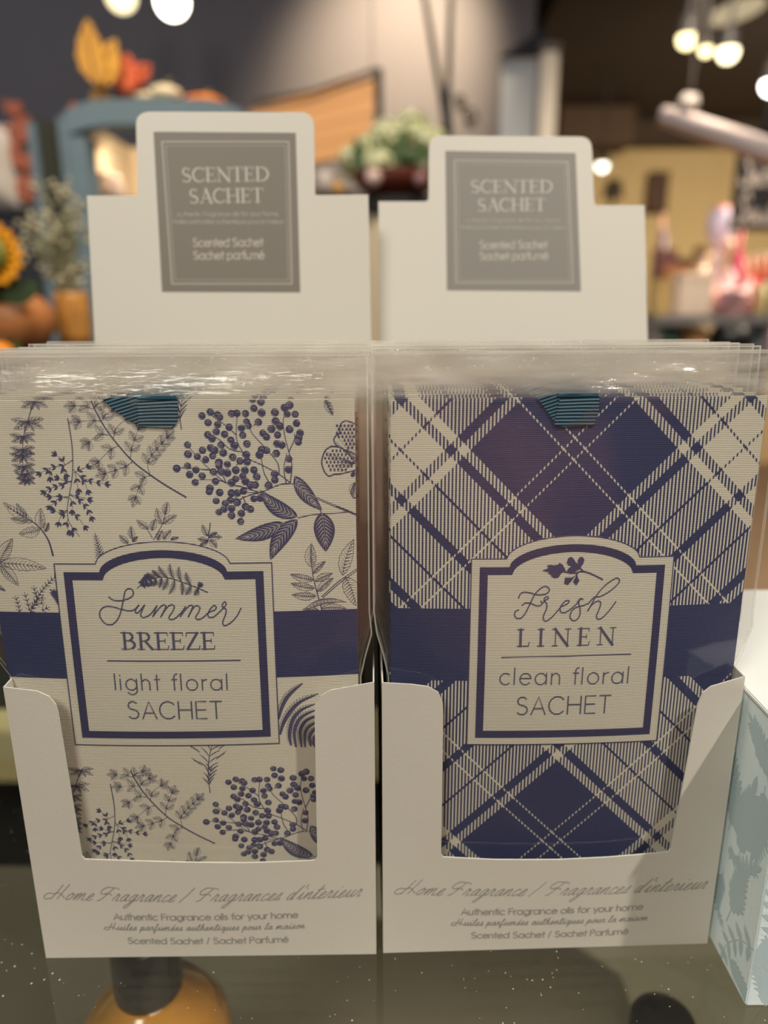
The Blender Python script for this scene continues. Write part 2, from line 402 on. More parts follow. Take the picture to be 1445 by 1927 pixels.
# --- serif capitals: (advance, [(points, width0, width1)])
TK, TN = .135, .05
def ser(x, y, w=.17): return ([(x - w, y), (x + w, y)], .05, .05)
SERIF = {
 'S': (.68, [(arc(.27, .74, .20, .23, 25, 235, 12), .05, .12), (arc(.30, .25, .23, .235, 105, -150, 14), .14, .05), ([(.47, .84), (.48, .99)], .04, .03), ([(.08, .16), (.06, .0)], .04, .03)]),
 'C': (.84, [(arc(.44, .5, .40, .48, 40, 180, 12), .05, .14), (arc(.44, .5, .40, .48, 180, 318, 12), .14, .05), ([(.76, .80), (.77, 1.0)], .04, .04)]),
 'E': (.74, [([(.16, .02), (.16, .98)], TK, TK), ([(0, .975), (.60, .975)], .05, .05), ([(.16, .51), (.48, .51)], .05, .05), ([(0, .025), (.62, .025)], .05, .05),
             ([(.59, .98), (.61, .80)], .05, .03), ([(.60, .02), (.645, .22)], .05, .03), ([(.48, .40), (.48, .62)], .04, .04)]),
 'N': (.96, [([(.14, .02), (.14, .98)], TN, TN), ([(.10, .98), (.80, .0)], TK, TK), ([(.80, .0), (.80, .98)], TN, TN), ser(.12, .025, .14), ser(.07, .975, .1), ser(.80, .975, .15)]),
 'T': (.80, [([(.38, .02), (.38, .98)], TK, TK), ([(.02, .975), (.74, .975)], .05, .05), ser(.38, .025), ([(.03, .98), (.01, .78)], .05, .03), ([(.73, .98), (.75, .78)], .05, .03)]),
 'D': (.94, [([(.16, .02), (.16, .98)], TK, TK), ([(0, .975), (.34, .975)] + arc(.34, .5, .48, .475, 90, 0, 10), .05, .14), ([(0, .025), (.34, .025)] + arc(.34, .5, .48, .475, -90, 0, 10), .05, .14)]),
 'A': (.90, [([(.12, .0), (.43, .98)], TN, TN), ([(.42, 1.0), (.76, .0)], TK, TK), ([(.22, .34), (.62, .34)], .05, .05), ser(.10, .025, .12), ser(.76, .025, .14)]),
 'H': (.98, [([(.16, .02), (.16, .98)], TK, TK), ([(.78, .02), (.78, .98)], TK, TK), ([(.16, .5), (.78, .5)], .05, .05), ser(.16, .025), ser(.78, .025), ser(.16, .975), ser(.78, .975)]),
 'B': (.78, [([(.16, .02), (.16, .98)], TK, TK), ([(0, .975), (.32, .975)] + arc(.32, .745, .22, .23, 90, -90, 10) + [(.16, .515)], .05, .06), ([(.32, .515)] + arc(.34, .27, .28, .245, 90, -90, 10) + [(0, .025)], .07, .05), (arc(.32, .745, .22, .23, 50, -50, 6), .12, .12), (arc(.34, .27, .28, .245, 50, -50, 6), .13, .13)]),
 'R': (.84, [([(.16, .02), (.16, .98)], TK, TK), ([(0, .975), (.34, .975)] + arc(.34, .74, .22, .235, 90, -90, 10) + [(.16, .505)], .05, .05), (arc(.34, .74, .22, .235, 50, -50, 6), .12, .12), ([(.36, .50), (.68, .02)], .12, .13), ser(.16, .025), ser(.74, .025, .07)]),
 'Z': (.74, [([(.56, .97), (.08, .03)], TK, TK), ([(.06, .975), (.62, .975)], .05, .05), ([(.03, .025), (.64, .025)], .05, .05), ([(.06, .98), (.04, .76)], .05, .03), ([(.63, .02), (.66, .24)], .05, .03)]),
 'L': (.72, [([(.16, .02), (.16, .98)], TK, TK), ser(.16, .975), ([(0, .025), (.60, .025)], .05, .05), ([(.59, .02), (.63, .26)], .05, .03)]),
 'I': (.44, [([(.16, .02), (.16, .98)], TK, TK), ser(.16, .975), ser(.16, .025)]),
 ' ': (.4, []),
}
# --- joined script letters (x height 1), smoothed and slanted when set
SCR = {
 'i': (.62, [[(0, .1), (.22, 1), (.26, .15), (.42, 0), (.62, .15)], [(.35, 1.45), (.36, 1.55)]]),
 'u': (1.1, [[(0, .1), (.2, 1), (.22, .2), (.42, 0), (.68, .35), (.80, 1), (.80, .15), (.93, 0), (1.1, .15)]]),
 'n': (1.0, [[(0, .2), (.18, .95), (.18, 0)], [(.18, .3), (.48, .98), (.66, .85), (.64, .15), (.8, 0), (1.0, .15)]]),
 'm': (1.5, [[(0, .2), (.18, .95), (.18, 0)], [(.18, .3), (.45, .98), (.6, .85), (.58, 0)], [(.6, .3), (.9, .98), (1.08, .85), (1.08, .15), (1.25, 0), (1.5, .15)]]),
 'a': (1.0, [[(.72, .8), (.45, 1), (.1, .55), (.2, .03), (.5, .15), (.76, .95), (.74, .15), (.86, 0), (1.0, .15)]]),
 'o': (.9, [[(.5, 1), (.1, .6), (.2, .03), (.6, .15), (.68, .7), (.45, .98), (.6, .78), (.9, .8)]]),
 'e': (.8, [[(0, .1), (.3, .4), (.58, .75), (.4, 1), (.13, .6), (.2, .05), (.5, .0), (.8, .2)]]),
 'r': (.78, [[(0, .1), (.2, 1.08), (.3, .85), (.5, .88), (.46, .2), (.6, 0), (.78, .15)]]),
 'c': (.75, [[(.6, .8), (.42, 1), (.1, .6), (.18, .05), (.48, 0), (.75, .2)]]),
 'g': (1.0, [[(.72, .8), (.45, 1), (.1, .55), (.2, .05), (.5, .15), (.76, .95), (.62, -.6), (.35, -1), (.12, -.8), (.5, -.2), (1.0, .2)]]),
 'q': (1.0, [[(.72, .8), (.45, 1), (.1, .55), (.2, .05), (.5, .15), (.76, .95), (.62, -.9), (.75, -.5), (1.0, .15)]]),
 's': (.72, [[(0, .1), (.36, 1.08), (.46, .6), (.42, .08), (.12, .05)], [(.4, .03), (.72, .15)]]),
 't': (.62, [[(0, .1), (.34, 1.9), (.22, .2), (.38, 0), (.62, .15)], [(-.02, 1.25), (.72, 1.35)]]),
 'd': (1.0, [[(.68, .8), (.4, 1), (.1, .5), (.22, .03), (.52, .2), (.95, 2.0), (.72, .2), (.84, 0), (1.0, .15)]]),
 'l': (.58, [[(0, .1), (.46, 1.6), (.42, 2), (.26, 1.7), (.18, .3), (.32, 0), (.58, .15)]]),
 'h': (1.0, [[(0, .1), (.46, 1.6), (.40, 2), (.26, 1.6), (.18, 0)], [(.18, .3), (.48, .98), (.66, .85), (.64, .15), (.8, 0), (1.0, .15)]]),
 'p': (.95, [[(0, .1), (.25, 1.05), (.08, -.9)], [(.18, .5), (.5, 1), (.72, .6), (.52, .03), (.2, .15)], [(.5, .03), (.95, .15)]]),
 'f': (.7, [[(0, .1), (.46, 1.7), (.40, 2), (.24, 1.5), (.12, -.8), (.28, -.7), (.34, 0), (.7, .15)]]),
 'H': (1.9, [[(.42, 2.1), (.36, 1.0), (.22, 0.0)], [(1.16, 2.2), (1.08, 1.0), (1.0, .1)], [(.2, .15), (-.35, .0), (-.85, .35), (-.6, .85), (0.1, .8), (.7, .95), (1.3, .6), (1.9, .2)]]),
 'F': (1.7, [[(.55, 1.1), (-.1, 1.0), (-.45, 1.4), (-.1, 1.95), (.6, 1.95), (1.35, 1.85), (1.6, 1.7)], [(.85, 1.85), (.6, 1.0), (.35, .2), (.0, .0)], [(.3, 1.0), (.7, 1.05), (1.1, .95), (1.25, .8)]]),
 '/': (1.3, [[(0, -.1), (.3, .9), (.45, 2.0)]]), ' ': (.55, []), "'": (.2, [[(.3, 2.1), (.32, 1.6)]]),
}
SCR['é'] = (.8, SCR['e'][1] + [[(.4, 1.3), (.6, 1.6)]])
def put_text(ink, txt, font, pa, pb, h, w, curve=0.0, xh=None, slant=0.0, track=0.0, widen=1.0):
    """text between two points of the surface, letters as ribbons of ink"""
    A = Vector(pa); B = Vector(pb); D = B - A
    tot = sum(font[c][0] + track for c in txt) - track
    L = D.length; k = L / tot; ex = D / L; ey = Vector((-ex.y, ex.x))
    x = 0.0
    for c in txt:
        adv, st = font[c]
        for item in st:
            if isinstance(item, tuple): pts, w0, w1 = item[0], item[1] * h, item[2] * h
            else: pts, w0, w1 = item, w, w
            if font is SCR: pts = [(p.x, p.y) for p in catmull(pts, 5)]
            q = []
            for a, b in pts:
                X = (x + a) * k + slant * b * h; u = X / L
                q.append(A + ex * X + ey * (b * h - curve * 4 * u * (1 - u)))
            ink.line(q, w0, w1)
        x += adv + track

# --- drawn leaves
def leaf_pts(b, t, w, bend=0.0, n=9, wav=0.0, nose=0.42):
    b = Vector(b); t = Vector(t); d = t - b; L = d.length; e = d / L; nn = Vector((-e.y, e.x))
    ax = []; up = []; dn = []
    for i in range(n + 1):
        u = i / n; c = b + d * u + nn * (bend * L * 4 * u * (1 - u))
        hw = w / 2 * (math.sin(PI * u ** (math.log(.5) / math.log(nose))) ** .85 if 0 < u < 1 else 0)
        if wav and 0 < i < n: hw *= 1 + wav * (1 if i % 2 else -1)
        ax.append(c); up.append(c + nn * hw); dn.append(c - nn * hw)
    return ax, up, dn
def leaf(ink, b, t, w, style='out', bend=0.0, lw=.00013, wav=0.0, hi=None, n=9):
    ax, up, dn = leaf_pts(b, t, w, bend, n, wav)
    if style == 'fill':
        ink.poly(up + dn[::-1][1:-1]); return
    if style == 'dark':
        ink.poly(up + dn[::-1][1:-1])
        if hi:
            hi.line(ax, .00016, .00008)
            for i in range(2, n - 1):
                for side in (up, dn):
                    a = ax[i - 1].lerp(side[i], .15); c = ax[i].lerp(side[min(i + 1, n)], .78)
                    hi.line([a, a.lerp(c, .5), c], .00034, .00004)
        return
    ink.line(up, lw); ink.line(dn, lw); ink.line(ax, lw * 1.1, lw * .6)
    if style == 'hatch':
        for i in range(1, n):
            for side, k in ((up, .8), (dn, .55)):
                a = ax[i - 1]; c = ax[i].lerp(side[i], k)
                ink.line([a, c], lw * 2.6, lw * .5)
    if style == 'half':
        ink.poly(ax + dn[::-1][1:-1]) if False else None
        for i in range(1, n):
            ink.line([ax[i - 1], ax[i].lerp(up[i], .7)], lw * .8, lw * .4); ink.line([ax[i - 1], ax[i].lerp(dn[i], .9)], lw * 2.2, lw * .6)
def along(path, u):
    L = [0]
    for i in range(1, len(path)): L.append(L[-1] + (path[i] - path[i - 1]).length)
    d = u * L[-1]
    for i in range(1, len(path)):
        if L[i] >= d:
            k = (d - L[i - 1]) / max(1e-9, L[i] - L[i - 1])
            return path[i - 1].lerp(path[i], k), (path[i] - path[i - 1]).normalized()
    return path[-1], (path[-1] - path[-2]).normalized()
def rot2(v, a): return Vector((v.x * math.cos(a) - v.y * math.sin(a), v.x * math.sin(a) + v.y * math.cos(a)))
def frond(ink, pts, n, L, w, ang=55, style='fill', lw=.00022, u0=.12, prof=None, tip=True, wav=0.0, bend=.08, lo=.00010):
    path = catmull(pts, 5); ink.line(path, lw, lw * .6)
    for i in range(n):
        u = lerp(u0, .97, i / max(1, n - 1)); p, d = along(path, u)
        l = L * (prof(u) if prof else 1)
        for sg in (1, -1):
            t = p + rot2(d, sg * math.radians(ang)) * l
            leaf(ink, p, t, w * (l / L), style, sg * -bend, lo, wav, n=6 if wav else 5)
    if tip:
        p, d = along(path, 1.0); leaf(ink, p, p + d * L * .6, w * .7, style, 0, lo, n=5)

# ------------------------------------------------------------------ materials
M = {}
M['card'] = mat('white_card', srgb(204, 199, 187), .48, bump=.025, scale=900, detail=2)
M['cut'] = mat('card_cut_edge', srgb(225, 216, 200), .8)
M['paper'] = paper('floral_paper', CREAM)
M['paper_plain'] = paper('label_paper', srgb(210, 205, 188))
M['back'] = mat('sachet_back_paper', srgb(214, 205, 192), .7)
M['ink'] = mat('navy_ink', srgb(70, 68, 102), .55)
M['navy'] = paper('navy_print', srgb(46, 54, 94))
M['frame'] = paper('navy_frame_print', srgb(54, 54, 92))
M['hi'] = mat('paper_highlight', srgb(190, 184, 175), .6)
M['text'] = mat('slate_lettering', srgb(84, 86, 112), .5)
M['gtext'] = mat('grey_lettering', srgb(152, 150, 144), .5)
M['gray'] = mat('taupe_print', srgb(118, 112, 102), .5)
M['gray_b'] = mat('grey_taupe_print', srgb(130, 126, 119), .5)
M['gray2'] = mat('pale_taupe_lettering', srgb(196, 188, 178), .5)
M['gray3'] = mat('faint_taupe_lettering', srgb(172, 164, 154), .5)
M['film'] = film_mat('clear_film', .26, 1.0)
def ribbon_mat():
    m, nt, b = new_mat('teal_grosgrain'); b.inputs['Roughness'].default_value = .45
    U, V, _ = uv_sep(nt)
    w = math_(nt, 'SINE', math_(nt, 'MULTIPLY', V, 2 * PI / .0011))
    f = math_(nt, 'ADD', math_(nt, 'MULTIPLY', w, .5), .5)
    mx = N(nt, 'ShaderNodeMix', data_type='RGBA'); mx.inputs[6].default_value = srgb(16, 46, 62); mx.inputs[7].default_value = srgb(44, 92, 112)
    nt.links.new(f, mx.inputs[0]); nt.links.new(mx.outputs[2], b.inputs['Base Color'])
    bp = N(nt, 'ShaderNodeBump'); bp.inputs['Strength'].default_value = .6; bp.inputs['Distance'].default_value = .0002
    nt.links.new(w, bp.inputs['Height']); nt.links.new(bp.outputs[0], b.inputs['Normal']); return m
M['ribbon'] = ribbon_mat()
M['shelf'] = glass_shelf_mat()

# ------------------------------------------------------------------ the room
def build_room():
    fl = MB().box(-5, 7, -3, 8, -0.05, 0); struct('floor', fl, wood('floor_boards', srgb(96, 80, 66), srgb(130, 110, 90), 3))
    struct('ceiling', MB().box(-5, 7, -3, 8, 3.7, 3.8), mat('dark_ceiling', srgb(66, 62, 62), .9))
    struct('wall_left', MB().box(-5.1, -5, -3, 8, 0, 3.7), mat('slate_wall', srgb(84, 86, 98), .9))
    struct('wall_right', MB().box(7, 7.1, -3, 8, 0, 3.7), mat('ochre_side_wall', srgb(196, 164, 112), .9))
    struct('wall_back', MB().box(-5, 7, 7, 7.1, 0, 3.7), mat('ochre_wall', srgb(222, 196, 144), .9, var=.06, scale=3))
    struct('wall_rear', MB().box(-5, 7, -3.1, -3, 0, 3.7), mat('brick_red_wall', srgb(150, 92, 78), .9, var=.2, scale=2.5))
    # the grey partition that closes the left half of the shop, washed by a spot
    xr = at(1000, 200, 4.0).x
    struct('wall_front', MB().box(-5, xr, 4.0, 4.1, 0, 3.7), mat('taupe_partition', srgb(112, 107, 108), .9, var=.05, scale=2))
    # dark lowered ceiling of the right half
    a = at(1048, 200, 4.1).x
    struct('ceiling_lowered', MB().box(a, 7, 1.6, 7, ZS + 0.2378 + 1.45, 3.69), mat('brown_black_ceiling', srgb(62, 52, 48), .9, var=.2, scale=2))
    p0 = at(1045, 278, 6.3); p1 = at(1190, 205, 6.3)
    struct('trim_2', MB().box(p0.x, p1.x, 6.2, 6.6, p0.z, p1.z), mat('brown_soffit', srgb(84, 66, 50), .9))
    struct('trim_1', MB().box(a, 7, 6.7, 7, ZS + 0.2378 + 1.28, ZS + .2378 + 1.45), mat('brown_beam', srgb(70, 56, 44), .8))
build_room()

# ------------------------------------------------------------------ glass shelf
BOXM = [Matrix.Translation((-.1285, .2240, ZS)) @ Matrix.Rotation(.0099, 4, 'Z'),
        Matrix.Translation((-.0009, .2257, ZS)) @ Matrix.Rotation(.0306, 4, 'Z')]
BW = .125; BD = .088; BH = .1144; TH = .0005
sh = MB().box(-.45, .60, .05, .335, ZS - .006, ZS, bev=.0006)
so_ = sh.build('glass_shelf', M['shelf'])
clr = bpy.data.materials.new('glass_underside'); clr.use_nodes = True; clr.node_tree.nodes.clear()
_t = N(clr.node_tree, 'ShaderNodeBsdfTransparent'); _t.inputs[0].default_value = (.97, .98, .96, 1); _o = N(clr.node_tree, 'ShaderNodeOutputMaterial'); clr.node_tree.links.new(_t.outputs[0], _o.inputs[0])
so_.data.materials.append(clr)
for p_ in so_.data.polygons:
    if p_.normal.z < .5: p_.material_index = 1
tag(so_, 'dusty clear glass shelf under the two white display boxes', 'shelf')

# ------------------------------------------------------------------ display boxes
def fwall(x, z, off=0.0):                    # bowed front wall of a display box
    u = max(0.0, 1 - ((x - BW / 2) / (BW / 2)) ** 2); k = math.sin(PI * min(max(z, 0), BH) / BH / 1.15) ** .9 if z > 0 else 0
    return Vector((x, -.0020 * u * k - off, z))
HEAD = [  # outline of the header in pixels, printed rectangle, lettering
 dict(lean=math.radians(9.0), out=[(163.5, 368), (256, 368), (259, 366), (256, 236), (284, 210), (566, 211), (591, 239), (593, 366), (598, 367), (693, 366), (699, 660)], low=(179, 660),
      rect=[(289, 248), (556.5, 250), (565, 550), (305, 549)], fr=[(305, 267), (543, 267), (549, 534), (324, 534)],
      t1=((343, 343), (508, 341), 27), t2=((357, 383), (497, 381), 27), s1=((333, 407), (526, 406), 8), s2=((327, 421), (534, 421), 8), s3=((364, 464), (497, 463), 15), s4=((365, 488), (499, 487), 15), g=('gray', 'gray2')),
 dict(lean=math.radians(12.3), out=[(712, 379), (800, 379), (806, 376), (807, 280), (830, 255), (1090, 257), (1114, 283), (1118, 382), (1124, 386), (1213, 386), (1219, 660)], low=(716, 660),
      rect=[(838, 284), (1083, 288), (1093, 548), (841, 546)], fr=[(855, 302), (1068, 305), (1078, 532), (858, 532)],
      t1=((886, 363), (1041, 363), 24), t2=((899, 398), (1027, 397), 24), s1=((876, 418), (1056, 418), 7), s2=((868, 431), (1064, 432), 7), s3=((903, 468), (1031, 467), 14), s4=((903, 489), (1033, 488), 14), g=('gray', 'gray2')),
]
FRONT = [
 dict(win=[(5, 1293), (70, 1301), (92, 1311), (105, 1326), (110, 1345), (154, 1611), (159, 1617), (240, 1620), (350, 1623), (460, 1624), (560, 1621), (592, 1619), (597, 1612), (592, 1350), (593, 1326), (603, 1310), (622, 1299), (705, 1284)],
      home=((92, 1691), (676, 1686), 13), auth=((215, 1730), (563, 1726), 11.5), hui=((203, 1749), (573, 1746), 6.0), sce=((242, 1775), (545, 1772), 11)),
 dict(win=[(720, 1285), (775, 1288), (805, 1292), (825, 1303), (833, 1322), (834, 1345), (830, 1607), (834, 1613), (930, 1618), (1050, 1618), (1150, 1613), (1240, 1605), (1257, 1603), (1262, 1597), (1309, 1345), (1313, 1325), (1322, 1304), (1338, 1292), (1401, 1273)],
      home=((751, 1682), (1324, 1672), 13), auth=((868, 1721), (1211, 1711), 11.5), hui=((855, 1741), (1217, 1731), 6.0), sce=((887, 1765), (1183, 1757), 11)),
]
def display_box(i, label):
    Mx = BOXM[i]; root = empty('display_box', Mx.translation, (.0099, .0306)[i]); tag(root, label, 'box', 'white display boxes of sachets')
    Sf = Surf(Mx, lambda s, t, off: fwall(s, t, off))
    # front wall: outline from the window edge, closed along the bottom; built in thin columns to carry the bow
    w = [Sf.un(*p) for p in FRONT[i]['win']]
    w[0].x = 0.0; w[-1].x = BW
    def top(x):
        for k in range(len(w) - 1):
            if w[k].x <= x <= w[k + 1].x or w[k + 1].x <= x <= w[k].x:
                d = w[k + 1].x - w[k].x
                if abs(d) < 1e-9: continue
                return lerp(w[k].y, w[k + 1].y, (x - w[k].x) / d)
        return w[-1].y
    # left tab, right tab and sill are one cut card; use polygon with bowed vertices
    poly = [Vector((0, 0))] + [Vector((BW * k / 24, 0)) for k in range(1, 24)] + [Vector((BW, 0))] + w[::-1]
    bm = bmesh.new(); vs = [bm.verts.new((p.x, 0, p.y)) for p in poly]; f = bm.faces.new(vs)
    for z in [k * .006 for k in range(1, 19)]: bmesh.ops.bisect_plane(bm, geom=bm.verts[:] + bm.edges[:] + bm.faces[:], plane_co=(0, 0, z), plane_no=(0, 0, 1))
    for x in [k * .005 for k in range(1, 25)]: bmesh.ops.bisect_plane(bm, geom=bm.verts[:] + bm.edges[:] + bm.faces[:], plane_co=(x, 0, 0), plane_no=(1, 0, 0))
    for v in bm.verts: v.co = fwall(v.co.x, v.co.z)
    me = bpy.data.meshes.new('front_wall'); bm.normal_update(); bm.to_mesh(me); bm.free()
    me.materials.append(M['card']); fo = bpy.data.objects.new('front_wall', me); COL.objects.link(fo); fo.parent = root
    so = fo.modifiers.new('thickness', 'SOLIDIFY'); so.thickness = TH; so.offset = -1 if me.polygons[0].normal.y < 0 else 1
    for sx, nm in ((0, 'side_wall'), (1, 'side_wall')):
        x0 = 0 if sx == 0 else BW - TH
        pr = [(0, 0), (BD, 0), (BD, .117), (BD * .5, .116), (0, w[0].y if sx == 0 else w[-1].y)]
        b = len(pr); v = [Vector((x, y, z)) for x in (x0, x0 + TH) for y, z in pr]
        fcs = [list(range(b)), list(range(b, 2 * b))[::-1]] + [[(k + 1) % b, k, b + k, b + (k + 1) % b] for k in range(b)]
        link(nm, v, fcs, M['card'], root)
    MB().box(TH, BW - TH, TH, BD, 0, TH).build('floor_panel', M['card'], root)
    # header
    H = HEAD[i]; ln = H['lean']
    Hm = Mx @ Matrix.Translation((0, BD, 0)) @ Matrix.Rotation(-ln, 4, 'X')
    Sh = Surf(Hm, lambda s, t, off: Vector((s, -off, t)))
    Lm = Matrix.Translation((0, BD, 0)) @ Matrix.Rotation(-ln, 4, 'X')
    o = [Sh.un(*p) for p in H['out']] + [Vector((BW, .12)), Vector((BW, 0)), Vector((0, 0)), Vector((0, .12)), Sh.un(*H['low'])]
    # round the shoulders of the tab
    def rnd(pts, idx):
        out = []
        for k, p in enumerate(pts):
            if k in idx:
                a, b = pts[k - 1], pts[k + 1]
            out.append(p)
        return out
    a0, a1, b0, b1 = o[3], o[4], o[5], o[6]
    ca = Vector((a0.x, a1.y)); cb = Vector((b1.x, b0.y))
    qa = [a0.lerp(ca, t).lerp(ca.lerp(a1, t), t) for t in (0, .17, .33, .5, .67, .83, 1)]
    qb = [b0.lerp(cb, t).lerp(cb.lerp(b1, t), t) for t in (0, .17, .33, .5, .67, .83, 1)]
    o = o[:3] + qa + qb + o[7:]
    hb = MB().prism([(p.x, p.y) for p in o], 0, TH, Lm); hb.build('header_card', M['card'], root)
    def hbuild(ink, name, m, off):
        ob = ink.build(name, m, root, off); ob.matrix_parent_inverse = Matrix(); ob.matrix_local = Lm; return ob
    R = [Sh.un(*p) for p in H['rect']]; I1 = Ink(Sh)
    I1.poly(R); hbuild(I1, 'header_print', M['gray'] if i == 0 else M['gray_b'], .0001)
    I2 = Ink(Sh); Fp = [Sh.un(*p) for p in H['fr']]; c = sum(Fp, Vector((0, 0))) / 4
    I2.line(Fp, .0009, closed=True); I2.line([c + (p - c) * .945 for p in Fp], .00035, closed=True)
    hbuild(I2, 'header_border', M['gray3'], .00016)
    I3 = Ink(Sh)
    def T(ink, txt, font, spec, w, **k):
        A, B, hp = spec; pa, pb = Sh.un(*A), Sh.un(*B); h = (Sh.un(A[0], A[1] - hp) - pa).length
        put_text(ink, txt, font, pa, pb, h, w, **k)
    T(I3, 'SCENTED', SERIF, H['t1'], 0); T(I3, 'SACHET', SERIF, H['t2'], 0)
    hbuild(I3, 'header_title', M['gray2'], .00016)
    I4 = Ink(Sh)
    T(I4, 'Scented Sachet', SANS, H['s3'], .00042); T(I4, 'Sachet parfumé', SANS, H['s4'], .00042)
    hbuild(I4, 'header_subtitle', M['gray2'], .00016)
    I5 = Ink(Sh)
    T(I5, 'Authentic Fragrance oils for your home,', SANS, H['s1'], .00025); T(I5, 'Huiles parfumées authentiques pour la maison', SANS, H['s2'], .00025)
    hbuild(I5, 'header_small_print', M['gray3'], .00016)
    # lettering of the front wall
    def TF(ink, txt, font, spec, w, **k):
        A, B, hp = spec; pa, pb = Sf.un(*A), Sf.un(*B); h = (Sf.un(A[0], A[1] - hp) - pa).length
        put_text(ink, txt, font, pa, pb, h, w, **k)
    fr = FRONT[i]; J = Ink(Sf)
    TF(J, "Home Fragrance / Fragrances d'interieur", SCR, fr['home'], .00028, slant=.75, curve=.0008, track=.12)
    J.build('script_lettering', M['gtext'], root, .00012)
    J = Ink(Sf); TF(J, 'Authentic Fragrance oils for your home', SANS, fr['auth'], .00040, curve=.0004); TF(J, 'Scented Sachet / Sachet Parfumé', SANS, fr['sce'], .00040, curve=.0004)
    J.build('front_lettering', M['gtext'], root, .00012)
    J = Ink(Sf); TF(J, 'Huiles parfumées authentiques pour la maison', SCR, fr['hui'], .00032, slant=.35, curve=.0004, track=.1)
    J.build('italic_lettering', M['gtext'], root, .00012)
    return root
display_box(0, 'white card display box on the left, holding floral printed sachets, with a taupe printed header')
display_box(1, 'white card display box on the right, holding plaid printed sachets, with a taupe printed header')

# ------------------------------------------------------------------ sachets
NS = 10; PITCHY = .0079; CW = .1205; CT = .2085; LEAN = math.radians(1.0)
def gt(t): return math.sin(PI * min(max(t / .205, 0), 1)) ** 1.35
def cfront(sc, k=1.0):                       # sc: where the sachet's own centre is, in box terms
    lo, hi = -(BW / 2 - .0022) - sc, (BW / 2 - .0022) - sc
    def fn(s, t, off):
        u = max(0.0, 1 - (s / (CW / 2)) ** 2)
        x = s
        if t < .1155: q = min(1, (.1155 - t) / .012); x = lerp(s, min(max(s, lo), hi), q)
        return Vector((x, t * math.tan(LEAN) - .0030 * u * gt(t) - off, t))
    return fn
def thick(s, t):
    u = max(0.0, 1 - (s / (CW / 2)) ** 2) ** .5
    return .0008 + .0042 * u * gt(t)
def grid(fn, s0, s1, ns, t0, t1, nt, name, m, parent, smooth=True, keep=None):
    v = []; uv = []; f = []
    for j in range(nt + 1):
        for i in range(ns + 1):
            s = lerp(s0, s1, i / ns); t = lerp(t0, t1, j / nt); v.append(fn(s, t)); uv.append((s, t))
    for j in range(nt):
        for i in range(ns):
            a = j * (ns + 1) + i
            if keep and not keep(lerp(s0, s1, (i + .5) / ns), lerp(t0, t1, (j + .5) / nt)): continue
            f.append([a, a + 1, a + ns + 2, a + ns + 1])
    return link(name, v, f, m, parent, smooth, uv)
def make_body(fn, m, root, W2, Tt):
    # one pillow: printed front, plain back, joined at the edges
    ns, nt = 30, 44; v = []; uv = []; f = []
    for side in (0, 1):
        for j in range(nt + 1):
            for i in range(ns + 1):
                s = lerp(-W2, W2, i / ns); t = lerp(.0015, Tt, j / nt); p = fn(s, t, 0)
                if side: p = p + Vector((0, thick(s, t), 0))
                v.append(p); uv.append((s, t))
    n = (ns + 1) * (nt + 1)
    for j in range(nt):
        for i in range(ns):
            a = j * (ns + 1) + i
            f.append([a, a + 1, a + ns + 2, a + ns + 1]); f.append([n + a + ns + 1, n + a + ns + 2, n + a + 1, n + a])
    for i in range(ns): f.append([i, n + i, n + i + 1, i + 1]); a = nt * (ns + 1) + i; f.append([a, a + 1, n + a + 1, n + a])
    for j in range(nt): a = j * (ns + 1); f.append([a, a + ns + 1, n + a + ns + 1, n + a]); a += ns; f.append([a, n + a, n + a + ns + 1, a + ns + 1])
    return link('paper_pouch', v, f, m, root, False, uv)
def film_pair(fn, root, seed, sc, hw=.0655):
    rn = random.Random(seed); ph = [rn.uniform(0, 6.28) for _ in range(6)]; dx = rn.uniform(-.0015, .0015); Ht = .2222 + rn.uniform(-.0012, .0012)
    def wd(t):
        a = .0613
        if t < .112: return a
        q = min(1, (t - .112) / .02); return lerp(a, hw, q * q * (3 - 2 * q))
    W2 = CW / 2
    def mk(side):
        def g(sn, t):
            x = sn * wd(t) + (dx if t > .13 else 0)
            c = fn(min(max(x, -W2), W2), min(t, CT), 0); c = Vector((x if abs(x) > W2 else c.x, c.y, t))
            if t > CT: c.y += (t - CT) * math.tan(LEAN)
            e = max(0, abs(x) - W2) / .005; e2 = max(0, (t - CT) / .006); q = min(1, max(e, e2))
            if t < .1175:
                lim_ = BW / 2 - .0016; q_ = min(1, (.1175 - t) / .006); c.x = lerp(c.x, min(max(c.x, -lim_ - sc), lim_ - sc), q_)
            th = thick(min(max(x, -W2), W2), t) if t < CT else .0008
            y = c.y - .0007 if side == 0 else c.y + th + .0007
            mid = c.y + .0004; y = lerp(y, mid + (-.00012 if side == 0 else .00012), q)
            wv = .00035 * math.sin(x * 95 + ph[0] + 2 * math.sin(t * 60 + ph[1])) + .0002 * math.sin(x * 210 + ph[2] + t * 90)
            fl = min(1, max(0, (t - .200) / .012))
            y += wv * lerp(.25, 1.6, fl) * (1 if side == 0 or q >= 1 else -1) if side == 0 or fl > .5 else 0
            if side == 0 and fl < .2: y = min(y, c.y - .00035)
            return Vector((c.x, y, t))
        return g
    for side in (0, 1):
        g = mk(side)
        tl = [.001] + [.001 + k * .008 for k in range(1, 25)] + [.199 + k * .0016 for k in range(1, 15)]
        tl = [t for t in tl if t < Ht] + [Ht]
        ns = 44; v = []; uv = []; f = []
        for t in tl:
            for i in range(ns + 1): sn = lerp(-1, 1, i / ns); v.append(g(sn, t)); uv.append((sn * .0655, t - Ht + .2222 if t > .2 else t))
        for j in range(len(tl) - 1):
            for i in range(ns): a = j * (ns + 1) + i; f.append([a, a + 1, a + ns + 2, a + ns + 1])
        link('film_bag_front' if side == 0 else 'film_bag_back', v, f, M['film'], root, True, uv)
